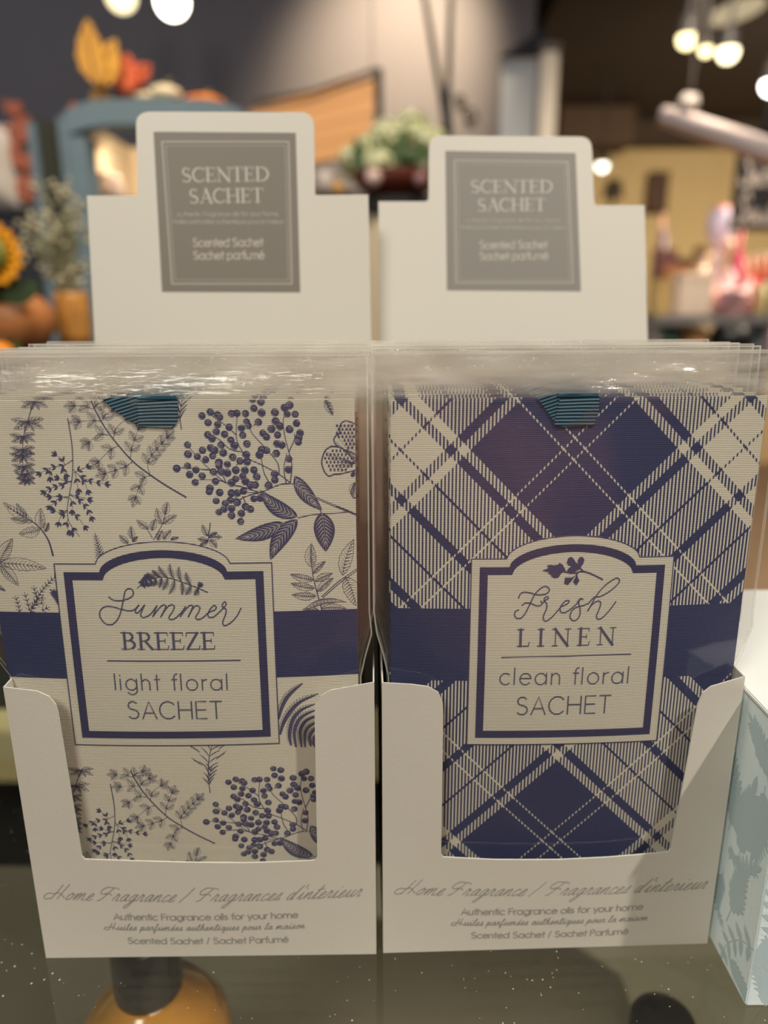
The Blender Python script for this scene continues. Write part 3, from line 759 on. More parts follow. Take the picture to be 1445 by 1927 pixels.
def ribbon(Sx, root, poly, fold, wing):
    def px(l): return [Sx.un(*p) for p in l]
    a = Ink(Sx); P = px(poly)
    def ext(P, off0, off1, name):
        v = [Sx.fn(p.x, min(p.y, CT + .0012), off0) for p in P] + [Sx.fn(p.x, min(p.y, CT + .0012), off1) for p in P]; n = len(P)
        f = [list(range(n)), list(range(n, 2 * n))[::-1]] + [[(k + 1) % n, k, n + k, n + (k + 1) % n] for k in range(n)]
        return link(name, v, f, M['ribbon'], root, False, [(p.x, p.y) for p in P] * 2)
    o = ext(P, .00055, .0002, 'ribbon_loop')
    Wp = px(wing)
    c, s_ = math.cos(.35), math.sin(.35)
    q = ext(Wp, .0004, .0001, 'ribbon_wing')
    for l in q.data.uv_layers[0].data: l.uv = (l.uv[0] * c + l.uv[1] * s_, -l.uv[0] * s_ + l.uv[1] * c)
    # the ribbon goes over the top edge and down the back
    x0 = min(p.x for p in P); x1 = max(p.x for p in P)
    MB().box(x0, x1, CT * math.tan(LEAN) - .0008, CT * math.tan(LEAN) + .0016, CT - .0002, CT + .0013, bev=.0005).build('ribbon_fold', M['ribbon'], root)

# label shape, in card millimetres
class Lab:
    def __init__(s, cx, hw, top, bot, ah, aw): s.cx, s.hw, s.top, s.bot, s.ah, s.aw = cx, hw, top, bot, ah, aw
    def hi(s, d):                             # top edge of the shape shrunk by d
        def f(x):
            u = abs(x - s.cx); aw = s.aw - d * .35
            if u < aw: return s.top - d + s.ah * (1 - (u / aw) ** 2) ** .55
            return s.top - d
        return f
    def fill(s, ink, d):
        aw = s.aw - d * .35; hw = s.hw - d; b = s.bot + d * .98
        for a, c in ((s.cx - hw, s.cx - aw), (s.cx - aw, s.cx + aw), (s.cx + aw, s.cx + hw)):
            ink.cols(a + 1e-7, c - 1e-7, lambda x: b, s.hi(d), .0012)
    def ring(s, ink, d, w):
        d2 = d + w
        aw = s.aw - d * .35; hw = s.hw - d; hw2 = s.hw - d2; aw2 = s.aw - d2 * .35; b = s.bot + d * .98
        ink.cols(s.cx - hw, s.cx - hw2, lambda x: b, s.hi(d)); ink.cols(s.cx + hw2, s.cx + hw, lambda x: b, s.hi(d))
        ink.cols(s.cx - hw2, s.cx + hw2, lambda x: b, lambda x: b + w)
        eps = 1e-7; lo_ = s.hi(d2); hi_ = s.hi(d)
        for a, c in ((s.cx - hw2, s.cx - aw), (s.cx - aw, s.cx - aw2), (s.cx - aw2, s.cx + aw2), (s.cx + aw2, s.cx + aw), (s.cx + aw, s.cx + hw2)):
            ink.cols(a + eps, c - eps, lo_, hi_, .0008)

def crop(x0, y0, k): return lambda p: (x0 + p[0] / k, y0 + p[1] / k)
# ---- the floral design, drawn over the front of a sachet
def floral(Sx, lim):
    a = Ink(Sx, lim); h = Ink(Sx, lim)
    c4 = crop(0, 740, 4.014); c5 = crop(320, 740, 3.803)
    P4 = lambda *l: [Sx.un(*c4(p)) for p in l]; P5 = lambda *l: [Sx.un(*c5(p)) for p in l]
    P1 = lambda *l: [Sx.un(*p) for p in l]
    mm = lambda n: n / 5750.0                 # pixels -> metres on the card, for widths
    # thyme sprig with whorls
    st = catmull(P4((260, 55), (215, 190), (180, 320), (170, 440), (175, 550), (195, 650)), 5); a.line(st, .0003, .00018)
    for (wx, wy, L) in ((255, 60, 78), (210, 215, 88), (172, 325, 70), (172, 425, 68), (170, 470, 70), (180, 552, 64), (190, 612, 56), (200, 655, 50)):
        b = P4((wx, wy))[0]
        for ang in (-155, -25, -115, -62, 170, 10):
            l = mm(L / 4) * (1.35 if abs(math.cos(math.radians(ang))) > .8 else .9)
            leaf(a, b, b + Vector((math.cos(math.radians(ang)), math.sin(math.radians(ang)))) * l, l * .38, 'hatch', .04, .00010, n=5)
    # fine sprig hanging from a long stem
    main = P4((512, 192), (540, 360), (550, 500), (545, 640), (525, 760), (510, 860), (515, 950), (545, 1010), (600, 1080))
    a.line(catmull(main, 6), .00034, .00014)
    subs = [((548, 505), (480, 545), (390, 560), (310, 600)), ((490, 540), (470, 500), (430, 470)), ((550, 570), (600, 620), (690, 665), (790, 685)), ((560, 600), (620, 570), (650, 560)),
            ((540, 660), (480, 690), (400, 710), (345, 740)), ((540, 670), (490, 660), (450, 645)), ((600, 625), (640, 680), (660, 730)), ((570, 610), (580, 660), (590, 720)),
            ((530, 770), (590, 800), (650, 860), (685, 930)), ((530, 765), (600, 780), (660, 800)), ((515, 780), (450, 790), (385, 850)), ((510, 790), (440, 780), (390, 780)),
            ((512, 880), (460, 900), (420, 890)), ((512, 890), (460, 930), (445, 970)), ((530, 900), (590, 940), (635, 1000)), ((515, 950), (500, 990), (515, 1035)), ((540, 1000), (560, 1040), (555, 1050)), ((530, 790), (545, 830), (545, 880)), ((380, 565), (372, 600), (375, 630)), ((470, 550), (480, 590), (490, 610))]
    for sb in subs:
        q = catmull(P4(*sb), 4); a.line(q, .00020, .00010)
        n = max(2, int(sum((q[i + 1] - q[i]).length for i in range(len(q) - 1)) / .0023))
        for k in range(n):
            p, d = along(q, lerp(.3, 1, k / max(1, n - 1)))
            for sg in (1, -1): leaf(a, p, p + rot2(d, sg * .62) * .0019, .00072, 'fill', .05, n=5)
        p, d = along(q, 1); leaf(a, p, p + d * .0021, .0008, 'fill', n=5)
    # lobed frond on a long diagonal stem
    a.line(catmull(P4((690, 55), (720, 130), (800, 270), (900, 400), (1010, 520), (1140, 620), (1260, 700), (1405, 785)), 6), .00040, .00052)
    br = [((1150, 620), (1075, 650), (1020, 800)), ((1130, 605), (1125, 500), (1280, 315)), ((1005, 515), (930, 560), (780, 610)), ((985, 490), (1000, 400), (1050, 255)), ((890, 400), (830, 430), (735, 525)),
          ((855, 350), (880, 260), (960, 190)), ((820, 318), (750, 310), (665, 375)), ((760, 210), (680, 205), (590, 215)), ((765, 215), (800, 160), (850, 130)), ((700, 120), (640, 95), (555, 95)), ((700, 120), (740, 80), (790, 60))]
    for b in br:
        q = catmull(P4(*b), 4); a.line(q, .00020, .00009); Lq = sum((q[i + 1] - q[i]).length for i in range(len(q) - 1)); n = max(2, int(Lq / .0030))
        for k in range(n):
            p, d = along(q, lerp(.22, .9, k / max(1, n - 1)))
            for sg in (1, -1): leaf(a, p, p + rot2(d, sg * .75) * .0036 * (1 - .25 * k / n), .0021, 'half', 0, .00008, .22, n=8)
        p, d = along(q, .92); leaf(a, p, p + d * .0036, .002, 'half', 0, .00008, .22, n=8)
    # twig beside the ribbon
    frond(a, P4((1370, 270), (1360, 170), (1375, 60)), 4, .0042, .0004, 35, 'fill', .0003, .35)
    # lobed leaf with its stalk
    a.line(catmull(P4((400, 1225), (370, 1120), (320, 1040), (260, 980), (180, 930), (60, 860)), 5), .00062, .00012)
    for b, t, w in (((250, 975), (25, 825), 75), ((310, 1020), (308, 870), 75), ((300, 1030), (145, 1062), 80), ((200, 935), (125, 832), 50), ((340, 1045), (370, 980), 40), ((210, 965), (80, 945), 45)):
        leaf(a, P4(b)[0], P4(t)[0], mm(w / 4), 'half', .04, .00011, .12, n=10)
    # three large leaves at the left edge
    for b, t, w in (((0, 1270), (95, 1098), 90), ((0, 1283), (350, 1322), 100), ((5, 1300), (138, 1452), 85), ((-60, 1440), (40, 1492), 40)):
        leaf(a, P4(b)[0], P4(t)[0], mm(w / 4), 'half', .03, .00013, .05, n=12)
    # sprig above the label
    a.line(catmull(P4((1160, 1105), (1230, 980), (1262, 850)), 4), .00024, .00014); a.line(P4((1150, 1090), (1110, 1020)), .0002); a.line(P4((1000, 1115), (992, 1040)), .0002)
    for b, t, w in (((1225, 990), (1182, 868), 58), ((1245, 915), (1268, 822), 58), ((1235, 985), (1336, 918), 52), ((1120, 1020), (1033, 958), 50), ((1148, 1035), (1172, 952), 52), ((1190, 1105), (1228, 1035), 50), ((1235, 1100), (1292, 1035), 48), ((1000, 1100), (990, 1004), 52), ((968, 1130), (903, 1072), 48), ((1290, 1105), (1350, 1090), 30), ((1005, 1120), (1040, 1080), 30)):
        leaf(a, P4(b)[0], P4(t)[0], mm(w / 4), 'hatch', .03, .00010, .10, n=8)
    frond(a, P4((770, 1290), (750, 1190), (725, 1090)), 9, .0030, .0004, 42, 'fill', .0003, .05, lambda u: 1 - .55 * u)
    frond(a, P4((510, 1620), (460, 1560), (408, 1508)), 11, .0036, .0008, 42, 'fill', .0003, .05, lambda u: 1 - .5 * u)
    # heather
    for sb in (((230, 1660), (290, 1530), (380, 1420), (480, 1345)), ((225, 1640), (205, 1570), (185, 1505)), ((150, 1650), (135, 1590), (115, 1530)), ((285, 1545), (265, 1500), (255, 1455)), ((240, 1615), (290, 1590), (345, 1580)), ((260, 1580), (300, 1545), (345, 1550)), ((320, 1640), (350, 1625), (375, 1615))):
        q = catmull(P4(*sb), 4); a.line(q, .00026, .00010); Lq = sum((q[i + 1] - q[i]).length for i in range(len(q) - 1)); n = int(Lq / .0014)
        for k in range(n):
            p, d = along(q, k / n + .02)
            for sg in (1, -1): a.line([p, p + rot2(d, sg * .9) * .0013], .00034, .00008)
    # elderberry cluster
    brs = [[(1390, 888), (1120, 780), (960, 700), (860, 640)], [(860, 640), (780, 580), (650, 510), (580, 480)], [(580, 480), (520, 420), (475, 320), (480, 170)], [(780, 580), (770, 500), (690, 400), (590, 290), (560, 220)], [(860, 640), (872, 520), (850, 420), (820, 300), (810, 190), (840, 120)], [(850, 420), (890, 330), (890, 290)], [(860, 645), (780, 655), (640, 710), (520, 715), (400, 800)], [(640, 710), (520, 670), (400, 640), (290, 550), (200, 460), (130, 380)], [(400, 640), (330, 620), (200, 620)], [(290, 550), (190, 540), (60, 530)], [(520, 420), (430, 400), (350, 330), (290, 300)], [(475, 300), (410, 240), (300, 160)], [(400, 640), (370, 580), (300, 560)], [(640, 710), (500, 760), (440, 870)], [(520, 740), (540, 800), (510, 900)], [(710, 640), (670, 560), (650, 440)], [(1080, 860), (1180, 858), (1270, 848)], [(920, 890), (1000, 872), (1080, 862)], [(600, 230), (625, 205)], [(580, 480), (500, 485), (460, 550)], [(1075, 835), (1080, 862)], [(830, 640), (815, 540), (835, 430)]]
    for i, b in enumerate(brs):
        q = catmull(P5(*b), 4); a.line(q, .00075 if i == 0 else .00034, .00030 if i < 2 else .0002)
    h.line(catmull(P5(*brs[0]), 4)[3:], .00022, .0001)
    bb = [(228, 162), (288, 135), (340, 155), (352, 170), (272, 210), (340, 225), (330, 275), (270, 297), (300, 325), (390, 293), (423, 243), (440, 145), (478, 143), (540, 145), (600, 108), (650, 60), (590, 45), (655, 140), (632, 207), (548, 205), (510, 250), (560, 232), (520, 300), (550, 362), (435, 335), (460, 375), (365, 370), (125, 370), (128, 437), (195, 452), (232, 408), (290, 390), (318, 408), (305, 447), (255, 475), (350, 495), (380, 425), (448, 457), (545, 440), (500, 485), (410, 508), (550, 490), (48, 537), (125, 520), (140, 582), (185, 548), (180, 638), (230, 592), (310, 562), (350, 520), (365, 560), (410, 570), (470, 550), (325, 630), (535, 552), (600, 548), (520, 595), (470, 612), (440, 640), (540, 630), (620, 597), (575, 655), (610, 655), (705, 660), (750, 620), (748, 578), (665, 285), (690, 312), (755, 200), (725, 255), (785, 235), (770, 298), (690, 408), (640, 440), (655, 405), (760, 430), (765, 360), (800, 370), (850, 470), (848, 545), (750, 138), (820, 103), (855, 85), (895, 150), (905, 215), (855, 258), (930, 285), (920, 320), (918, 348), (838, 148), (285, 680), (280, 705), (355, 710), (330, 770), (395, 790), (350, 850), (440, 875), (510, 860), (505, 918), (440, 715), (480, 715), (525, 700), (600, 755), (645, 750), (430, 765), (385, 830), (480, 780), (540, 810), (575, 830), (440, 825)]
    rn = random.Random(4)
    for x, y in bb:
        c = P5((x, y))[0]; r = mm(27 / 3.8) * rn.uniform(.92, 1.06); a.disc(c, r, 14)
        o = Vector((rn.uniform(-.3, .3), rn.uniform(-.2, .4))) * r
        h.line([c + o + Vector(q) * r * .42 for q in arc(0, 0, 1, 1, 20, 160 if rn.random() < .6 else 330, 7)], .00016, .00008)
        if rn.random() < .6: h.line([c + Vector(q) * r * .82 for q in arc(0, 0, 1, 1, 200, 285, 5)], .00012, .00006)
    for b, t, w, bd in (((890, 590), (1090, 838), 105, -.06), ((915, 885), (640, 690), 115, .10), ((815, 925), (465, 1040), 112, .06), ((912, 902), (718, 1195), 125, -.08), ((1085, 852), (1115, 1135), 150, .02)):
        leaf(a, P5(b)[0], P5(t)[0], mm(w / 3.8), 'dark', bd, hi=h, n=11)
    # butterfly
    up = P5((1340, 225), (1290, 205), (1255, 197), (1225, 215), (1213, 250), (1214, 285), (1190, 300), (1172, 330), (1188, 368), (1240, 400), (1340, 440))
    lw = P5((1340, 500), (1290, 450), (1230, 393), (1170, 380), (1150, 382), (1110, 410), (1088, 470), (1087, 510), (1105, 560), (1135, 592), (1175, 580), (1230, 575), (1290, 560), (1340, 548))
    a.line(catmull(up, 3), .00042, .00042); a.line(catmull(lw, 3), .00042, .00042)
    for k in range(6): a.line([P5((1345, 470))[0], P5((1190 + 20 * k, 220 + 26 * (5 - k)))[0]], .00022, .00012)
    for k in range(7): a.line([P5((1345, 500))[0], P5((1110 + 18 * k, 420 + 24 * k))[0]], .00022, .00012)
    for j in range(6):
        for i in range(8):
            x = 1110 + i * 27 + (j % 2) * 12; y = 412 + j * 27
            if (x - 1210) ** 2 / 105 ** 2 + (y - 480) ** 2 / 85 ** 2 < 1: a.disc(P5((x, y))[0], mm(2.1), 6, mm(2.8))
    for j in range(7):
        for i in range(5):
            x = 1195 + i * 27 + (j % 2) * 12; y = 232 + j * 26
            if y < 215 + (x - 1180) * 1.4 + 60 and x < 1325: a.disc(P5((x, y))[0], mm(2.2), 6, mm(3.2))
    leaf(a, P5((1300, 600))[0], P5((1320, 555))[0], .0014, 'fill'); a.line(catmull(P5((1320, 640), (1295, 700), (1310, 745), (1330, 745)), 4), .0003); leaf(a, P5((1325, 640))[0], P5((1305, 740))[0], .003, 'hatch', n=8)
    leaf(a, P5((1110, 50))[0], P5((1165, 155))[0], .0022, 'hatch', n=10, wav=.2)
    # little plant above the right of the label
    for b, t, w in (((270, 1020), (230, 940), 40), ((275, 1030), (372, 1030), 42), ((270, 1050), (198, 1040), 36), ((285, 1050), (335, 1105), 48), ((270, 1060), (212, 1085), 32), ((285, 1020), (340, 995), 26)):
        leaf(a, P5(b)[0], P5(t)[0], mm(w / 3.8), 'hatch', .03, .00011, n=7)
    a.line(P5((288, 928), (272, 1060)), .0003)
    # two fronds of broad leaflets at the right
    a.line(catmull(P5((1090, 1560), (1040, 1380), (1015, 1250), (1010, 1090)), 5), .0004, .0001)
    for b, t, w in (((1015, 1245), (1012, 1075), 80), ((1025, 1335), (862, 1295), 55), ((1032, 1395), (865, 1360), 55), ((1042, 1450), (872, 1440), 58), ((1020, 1290), (1112, 1203), 46), ((1040, 1345), (1162, 1290), 50), ((1055, 1420), (1168, 1322), 55), ((1235, 1300), (1315, 1045), 92), ((1255, 1315), (1330, 1520), 115), ((1080, 1540), (1260, 1540), 55), ((1060, 1550), (950, 1545), 50)):
        leaf(a, P5(b)[0], P5(t)[0], mm(w / 3.8), 'half', .05, .00014, .06, n=11)
    a.line(P5((1085, 1455), (1200, 1350), (1345, 1258)), .0003); a.line(P5((1095, 1462), (1210, 1360), (1345, 1272)), .0003)
    leaf(a, P5((960, 1550))[0], P5((1265, 1495))[0], mm(46 / 3.8), 'dark', .12, hi=h, n=12)
    n0 = len(a.P); n1 = len(h.P); d = Vector((.0014, -.1300))
    a.P += [[q + d for q in p] for p in a.P[:n0]]; h.P += [[q + d for q in p] for p in h.P[:n1]]
    # large fern in the lower right, and a twig below the label
    c6 = crop(500, 1270, 12.04); P6 = lambda *l: [Sx.un(*c6(p)) for p in l]
    for pth, w in ((((300, 1000), (360, 760), (480, 520), (640, 350), (840, 190)), 110), (((330, 1350), (400, 1100), (560, 830), (800, 600), (1190, 430)), 120), (((580, 1600), (540, 1350), (620, 1000), (820, 790), (1120, 660)), 110), (((690, 1640), (650, 1300), (740, 1040), (900, 900), (1150, 790)), 110), (((820, 1640), (780, 1300), (860, 1100), (980, 1000), (1180, 930)), 100), (((900, 1640), (890, 1340), (980, 1180), (1180, 1060)), 90), (((1030, 1620), (1000, 1400), (1090, 1250), (1200, 1180)), 90), (((1130, 1640), (1100, 1500), (1150, 1350)), 80)):
        q = catmull(P6(*pth), 5); wm = mm(w / 12.04)
        a.line(q, wm * .8, taper=lambda t: max(.05, math.sin(PI * min(1, t * .9 + .08)) ** .7))
        n = 20
        for k in range(n):
            p, dd = along(q, (k + .5) / n); s_ = math.sin(PI * min(1, (k + .5) / n * .9 + .08)) ** .7
            leaf(a, p + rot2(dd, 1.57) * wm * .3 * s_, p + rot2(dd, .95) * wm * 1.15 * s_, wm * .30, 'out', 0, .00007, n=4)
            h.line([p, p + rot2(dd, -.9) * wm * .32 * s_], .00010, .00004)
    frond(a, P1((392, 1470), (393, 1430), (400, 1398)), 5, .0052, .0003, 48, 'fill', .00032, .3)
    for sg, (x, y) in ((1, (375, 1415)), (-1, (412, 1410)), (1, (380, 1440)), (-1, (408, 1428))):
        b = P1((x, y))[0]
        for k in range(4):
            a.line([b + Vector((sg * -.0008 * k, .0006 * k)), b + Vector((sg * -.0008 * k - .001 * sg, .0006 * k + .0014))], .0003, .0001)
    return a, h

def sachet_label_text(Sx, root, kind):
    J = Ink(Sx)
    P = lambda p: Sx.un(*p)
    def T(txt, font, A, B, hp, w, **k):
        pa, pb = P(A), P(B); h = (P((A[0], A[1] - hp)) - pa).length; put_text(J, txt, font, pa, pb, h, w, **k)
    if kind == 0:
        c = crop(170, 1040, 4.661)
        Sw = [[(165, 385), (200, 410), (260, 418), (330, 402), (375, 370), (374, 328), (342, 312), (308, 335), (290, 420), (268, 520), (235, 590), (185, 628), (130, 615), (88, 560), (88, 510), (125, 472), (190, 470), (265, 490), (335, 505), (385, 498), (410, 475), (428, 455)],
              [(428, 455), (398, 500), (402, 525), (425, 518), (475, 458)], [(478, 455), (445, 530), (450, 556), (480, 562), (530, 535), (585, 462)],
              [(585, 462), (550, 556)], [(550, 556), (600, 490), (640, 455), (663, 462), (655, 490), (620, 560)], [(620, 560), (672, 480), (712, 453), (738, 468), (725, 510), (692, 560), (705, 583), (745, 572), (800, 520), (835, 472)],
              [(835, 468), (790, 558)], [(790, 558), (840, 490), (880, 457), (900, 466), (892, 490), (860, 560)], [(860, 560), (905, 480), (935, 462), (962, 478), (950, 520), (925, 562), (945, 583), (990, 565), (1040, 520), (1090, 500), (1106, 475), (1085, 460), (1050, 495), (1032, 540), (1050, 565), (1090, 555), (1150, 500), (1188, 458), (1190, 435), (1175, 430), (1158, 455), (1168, 480), (1192, 495), (1185, 545), (1162, 605), (1178, 636), (1230, 612), (1285, 555), (1321, 485)]]
        for s_ in Sw: J.line(catmull([P(c(p)) for p in s_], 5), .00040)
        T('BREEZE', SERIF, (230, 1221), (409, 1221), 32, 0, track=-.02)
        J.line([P((203, 1242.5)), P((270, 1243.5)), P((380, 1243)), P((452, 1242))], .00042)
        T('light floral', SANS, (218, 1297), (434, 1297), 30, .00038, track=.13)
        T('SACHET', SANS, (243, 1351), (422, 1351), 32, .00044, track=.05)
        J.build('label_lettering', M['text'], root, .00030)
        J = Ink(Sx); pth = [P(c(p)) for p in ((1030, 345), (930, 300), (850, 270), (740, 232), (640, 210), (540, 228), (470, 265), (412, 308))]
        q = catmull(pth, 5); J.line(q, .00034, .00016)
        tips = [((985, 265), (915, 370)), ((840, 168), (835, 365)), ((780, 118), (805, 368)), ((700, 92), (690, 360)), ((600, 112), (632, 325)), ((545, 148), (605, 305)), ((495, 175), (558, 290)), ((475, 190), (525, 290)), ((462, 215), (490, 290)), ((445, 240), (460, 290))]
        bs = [(945, 305), (885, 280), (800, 252), (740, 232), (680, 212), (625, 212), (575, 220), (535, 232), (500, 250), (470, 270)]
        for b, (t1, t2) in zip(bs, tips):
            for t in (t1, t2):
                B = P(c(b)); Tt = P(c(t)); ax, u_, d_ = leaf_pts(B, Tt, .0011, .10, 10); J.line(ax, .0002, .0001)
                for k in range(1, 10):
                    w = .00115 * math.sin(PI * (k / 10) ** .7) + .0001; dd = (Tt - B).normalized()
                    for sg in (1, -1): J.line([ax[k], ax[k] + rot2(dd, sg * .95) * w], .00021, .00006)
        J.build('label_fern', M['ink'], root, .00030)
    else:
        c = crop(940, 1030, 5.558)
        Sw = [[(198, 525), (215, 485), (258, 463), (330, 475), (395, 493), (455, 490), (505, 468), (518, 435), (495, 408), (455, 408), (410, 440), (365, 490), (320, 580), (270, 680), (225, 733), (180, 738), (155, 705), (165, 665), (197, 652)],
              [(235, 600), (270, 578), (320, 580), (375, 603), (425, 603), (445, 580), (430, 560)], [(445, 580), (480, 548), (508, 530), (500, 512), (475, 518), (465, 550), (492, 590), (488, 640), (455, 720), (465, 760), (500, 760), (560, 710), (640, 620), (700, 590), (725, 562), (710, 548), (670, 570), (635, 620), (635, 665), (670, 680), (730, 650), (800, 590), (828, 545), (850, 530), (870, 542)],
              [(850, 530), (825, 575), (840, 640), (835, 710), (800, 755), (760, 758), (735, 725), (748, 670), (795, 625), (860, 608), (930, 580)],
              [(930, 580), (985, 520), (1060, 505), (1150, 455), (1225, 390), (1252, 345), (1235, 320), (1195, 328), (1100, 395), (1010, 500), (955, 600), (920, 660)], [(920, 660), (960, 600), (1010, 562), (1045, 560), (1055, 590), (1030, 665), (1010, 715), (1030, 748), (1080, 725), (1150, 650), (1212, 565)]]
        for s_ in Sw: J.line(catmull([P(c(p)) for p in s_], 5), .00040)
        T('LINEN', SERIF, (973, 1216), (1157, 1212), 33, 0, track=.36)
        J.line([P((944, 1236)), P((1062, 1234)), P((1186, 1230.5))], .00042)
        T('clean floral', SANS, (940, 1287), (1186, 1284), 31, .00038, track=.13)
        T('SACHET', SANS, (972, 1344), (1150, 1340), 33, .00044, track=.05)
        J.build('label_lettering', M['text'], root, .00030)
        J = Ink(Sx)
        for pl in ([(445, 240), (480, 225), (515, 212), (490, 188), (520, 180), (560, 184), (605, 180), (625, 158), (660, 180), (690, 240), (640, 270), (615, 310), (575, 320), (545, 305), (530, 280), (505, 270), (520, 258), (480, 248)],
                   [(700, 262), (708, 228), (748, 190), (718, 185), (700, 158), (715, 110), (750, 95), (778, 125), (800, 165), (845, 220), (800, 240), (780, 268), (740, 272)],
                   [(820, 190), (814, 130), (838, 98), (865, 98), (885, 125), (872, 168), (848, 200), (842, 222)], [(672, 375), (682, 312), (760, 310), (795, 285), (748, 350), (712, 390)],
                   [(765, 358), (790, 310), (808, 268), (816, 310), (832, 345), (800, 395)]): J.poly([P(c(p)) for p in pl])
        for ln in ([(680, 255), (720, 258)], [(780, 265), (870, 250), (960, 275), (1075, 332)], [(800, 165), (845, 220), (880, 252)], [(842, 210), (862, 245)], [(800, 290), (812, 262)]): J.line(catmull([P(c(p)) for p in ln], 4), .00046)
        J.build('label_sprig', M['ink'], root, .00030)

def label_print(Sx, root, L):
    a = Ink(Sx); L.fill(a, 0); a.build('label_panel', M['paper_plain'], root, .00017)
    b = Ink(Sx); L.ring(b, .0000, .00036); b.build('label_border', M['ink'], root, .00021)
    c = Ink(Sx); L.ring(c, .0030, .0027); c.build('label_frame', M['frame'], root, .00023)

SC = [-.0033, .0010]                         # sachet centre relative to the middle of its box
def sachet_root(b, i, label, rz=0.0, dx=0.0, dz=0.0):
    loc = BOXM[b] @ Vector((BW / 2 + SC[b] + dx, .0040 + i * PITCHY, TH + .0002 + dz))
    r = empty('sachet', loc, (.0099, .0306)[b] + rz)
    tag(r, label, 'sachet', ('floral sachets in the left display box', 'plaid sachets in the right display box')[b]); return r
ORD = ['second', 'third', 'fourth', 'fifth', 'sixth', 'seventh', 'eighth', 'ninth', 'tenth']
def base_sachet(b):
    lab = ('front floral sachet in clear film, with a Summer Breeze label and teal ribbon', 'front plaid sachet in clear film, with a Fresh Linen label and teal ribbon')[b]
    root = sachet_root(b, 0, lab); bpy.context.view_layer.update()
    fn = cfront(SC[b]); Sx = Surf(root.matrix_world.copy(), fn); lim = (-CW / 2, CW / 2, .002, CT)
    if b == 0: m = M['paper']
    else: c = Sx.un(1081, 845); m = plaid_mat(c.x, c.y)
    pouch = make_body(fn, m, root, CW / 2, CT)
    pouch.data.materials.append(M['back'])
    share = [pouch]
    # band
    bt = [Sx.un(*p).y for p in ((60, 1149), (640, 1149), (60, 1272), (640, 1272))] if b == 0 else [Sx.un(*p).y for p in ((745, 1145), (1380, 1133), (745, 1272), (1380, 1272))]
    y1 = (bt[0] + bt[1]) / 2; y0 = (bt[2] + bt[3]) / 2
    k = Ink(Sx); k.cols(-CW / 2, CW / 2, lambda x: y0, lambda x: y1); share.append(k.build('printed_band', M['navy'], root, .00012))
    if b == 0:
        a, h = floral(Sx, lim); share.append(a.build('botanical_print', M['ink'], root, .00004, 1)); share.append(h.build('print_highlight', M['hi'], root, .00008))
        q = [Sx.un(*p) for p in ((120, 1225), (519, 1225), (315, 1018), (315, 1403), (150, 1058), (480, 1060), (190, 1057), (444, 1061))]
        share_r = ([(258, 741), (335, 750), (336, 790), (330, 800), (322, 804), (262, 802)], None, [(192, 750), (259, 742), (263, 802), (240, 789), (208, 765)])
    else:
        q = [Sx.un(*p) for p in ((882, 1222), (1253, 1220), (1078, 1007), (1062, 1400), (910, 1051), (1240, 1046), (948, 1052), (1199, 1046))]
        share_r = ([(1055, 738), (1127, 744), (1126, 772), (1117, 800), (1060, 803), (1045, 801), (1042, 795)], None, [(1010, 748), (1056, 739), (1044, 797), (1030, 775)])
    cx = (q[0].x + q[1].x) / 2; hw = (q[1].x - q[0].x) / 2
    L = Lab(cx, hw, (q[4].y + q[5].y) / 2, q[3].y, q[2].y - (q[4].y + q[5].y) / 2, (q[7].x - q[6].x) / 2)
    n0 = set(root.children)
    ribbon(Sx, root, *share_r)
    share += [o for o in root.children if o not in n0 and o not in share]
    label_print(Sx, root, L); sachet_label_text(Sx, root, b)
    film_pair(fn, root, 11 + b, SC[b])
    rn = random.Random(31 + b); films = []
    films.append([o for o in root.children if o.name.startswith('film_bag')])
    for i in range(1, NS):
        nm = ORD[i - 1]
        r = sachet_root(b, i, ('floral', 'plaid')[b] + ' sachet in clear film, ' + nm + ' from the front in the ' + ('left', 'right')[b] + ' display box', rn.uniform(-.004, .004), rn.uniform(-.0006, .0006), rn.uniform(-.0002, .0012))
        for o in share:
            c = o.copy(); COL.objects.link(c); c.parent = r
        if i in (1, 2, 3): film_pair(fn, r, 50 + 7 * i + b, SC[b]); films.append([o for o in r.children if o.name.startswith('film_bag')])
        else:
            for o in films[1 + i % 3]: c = o.copy(); COL.objects.link(c); c.parent = r
    return root
base_sachet(0); base_sachet(1)

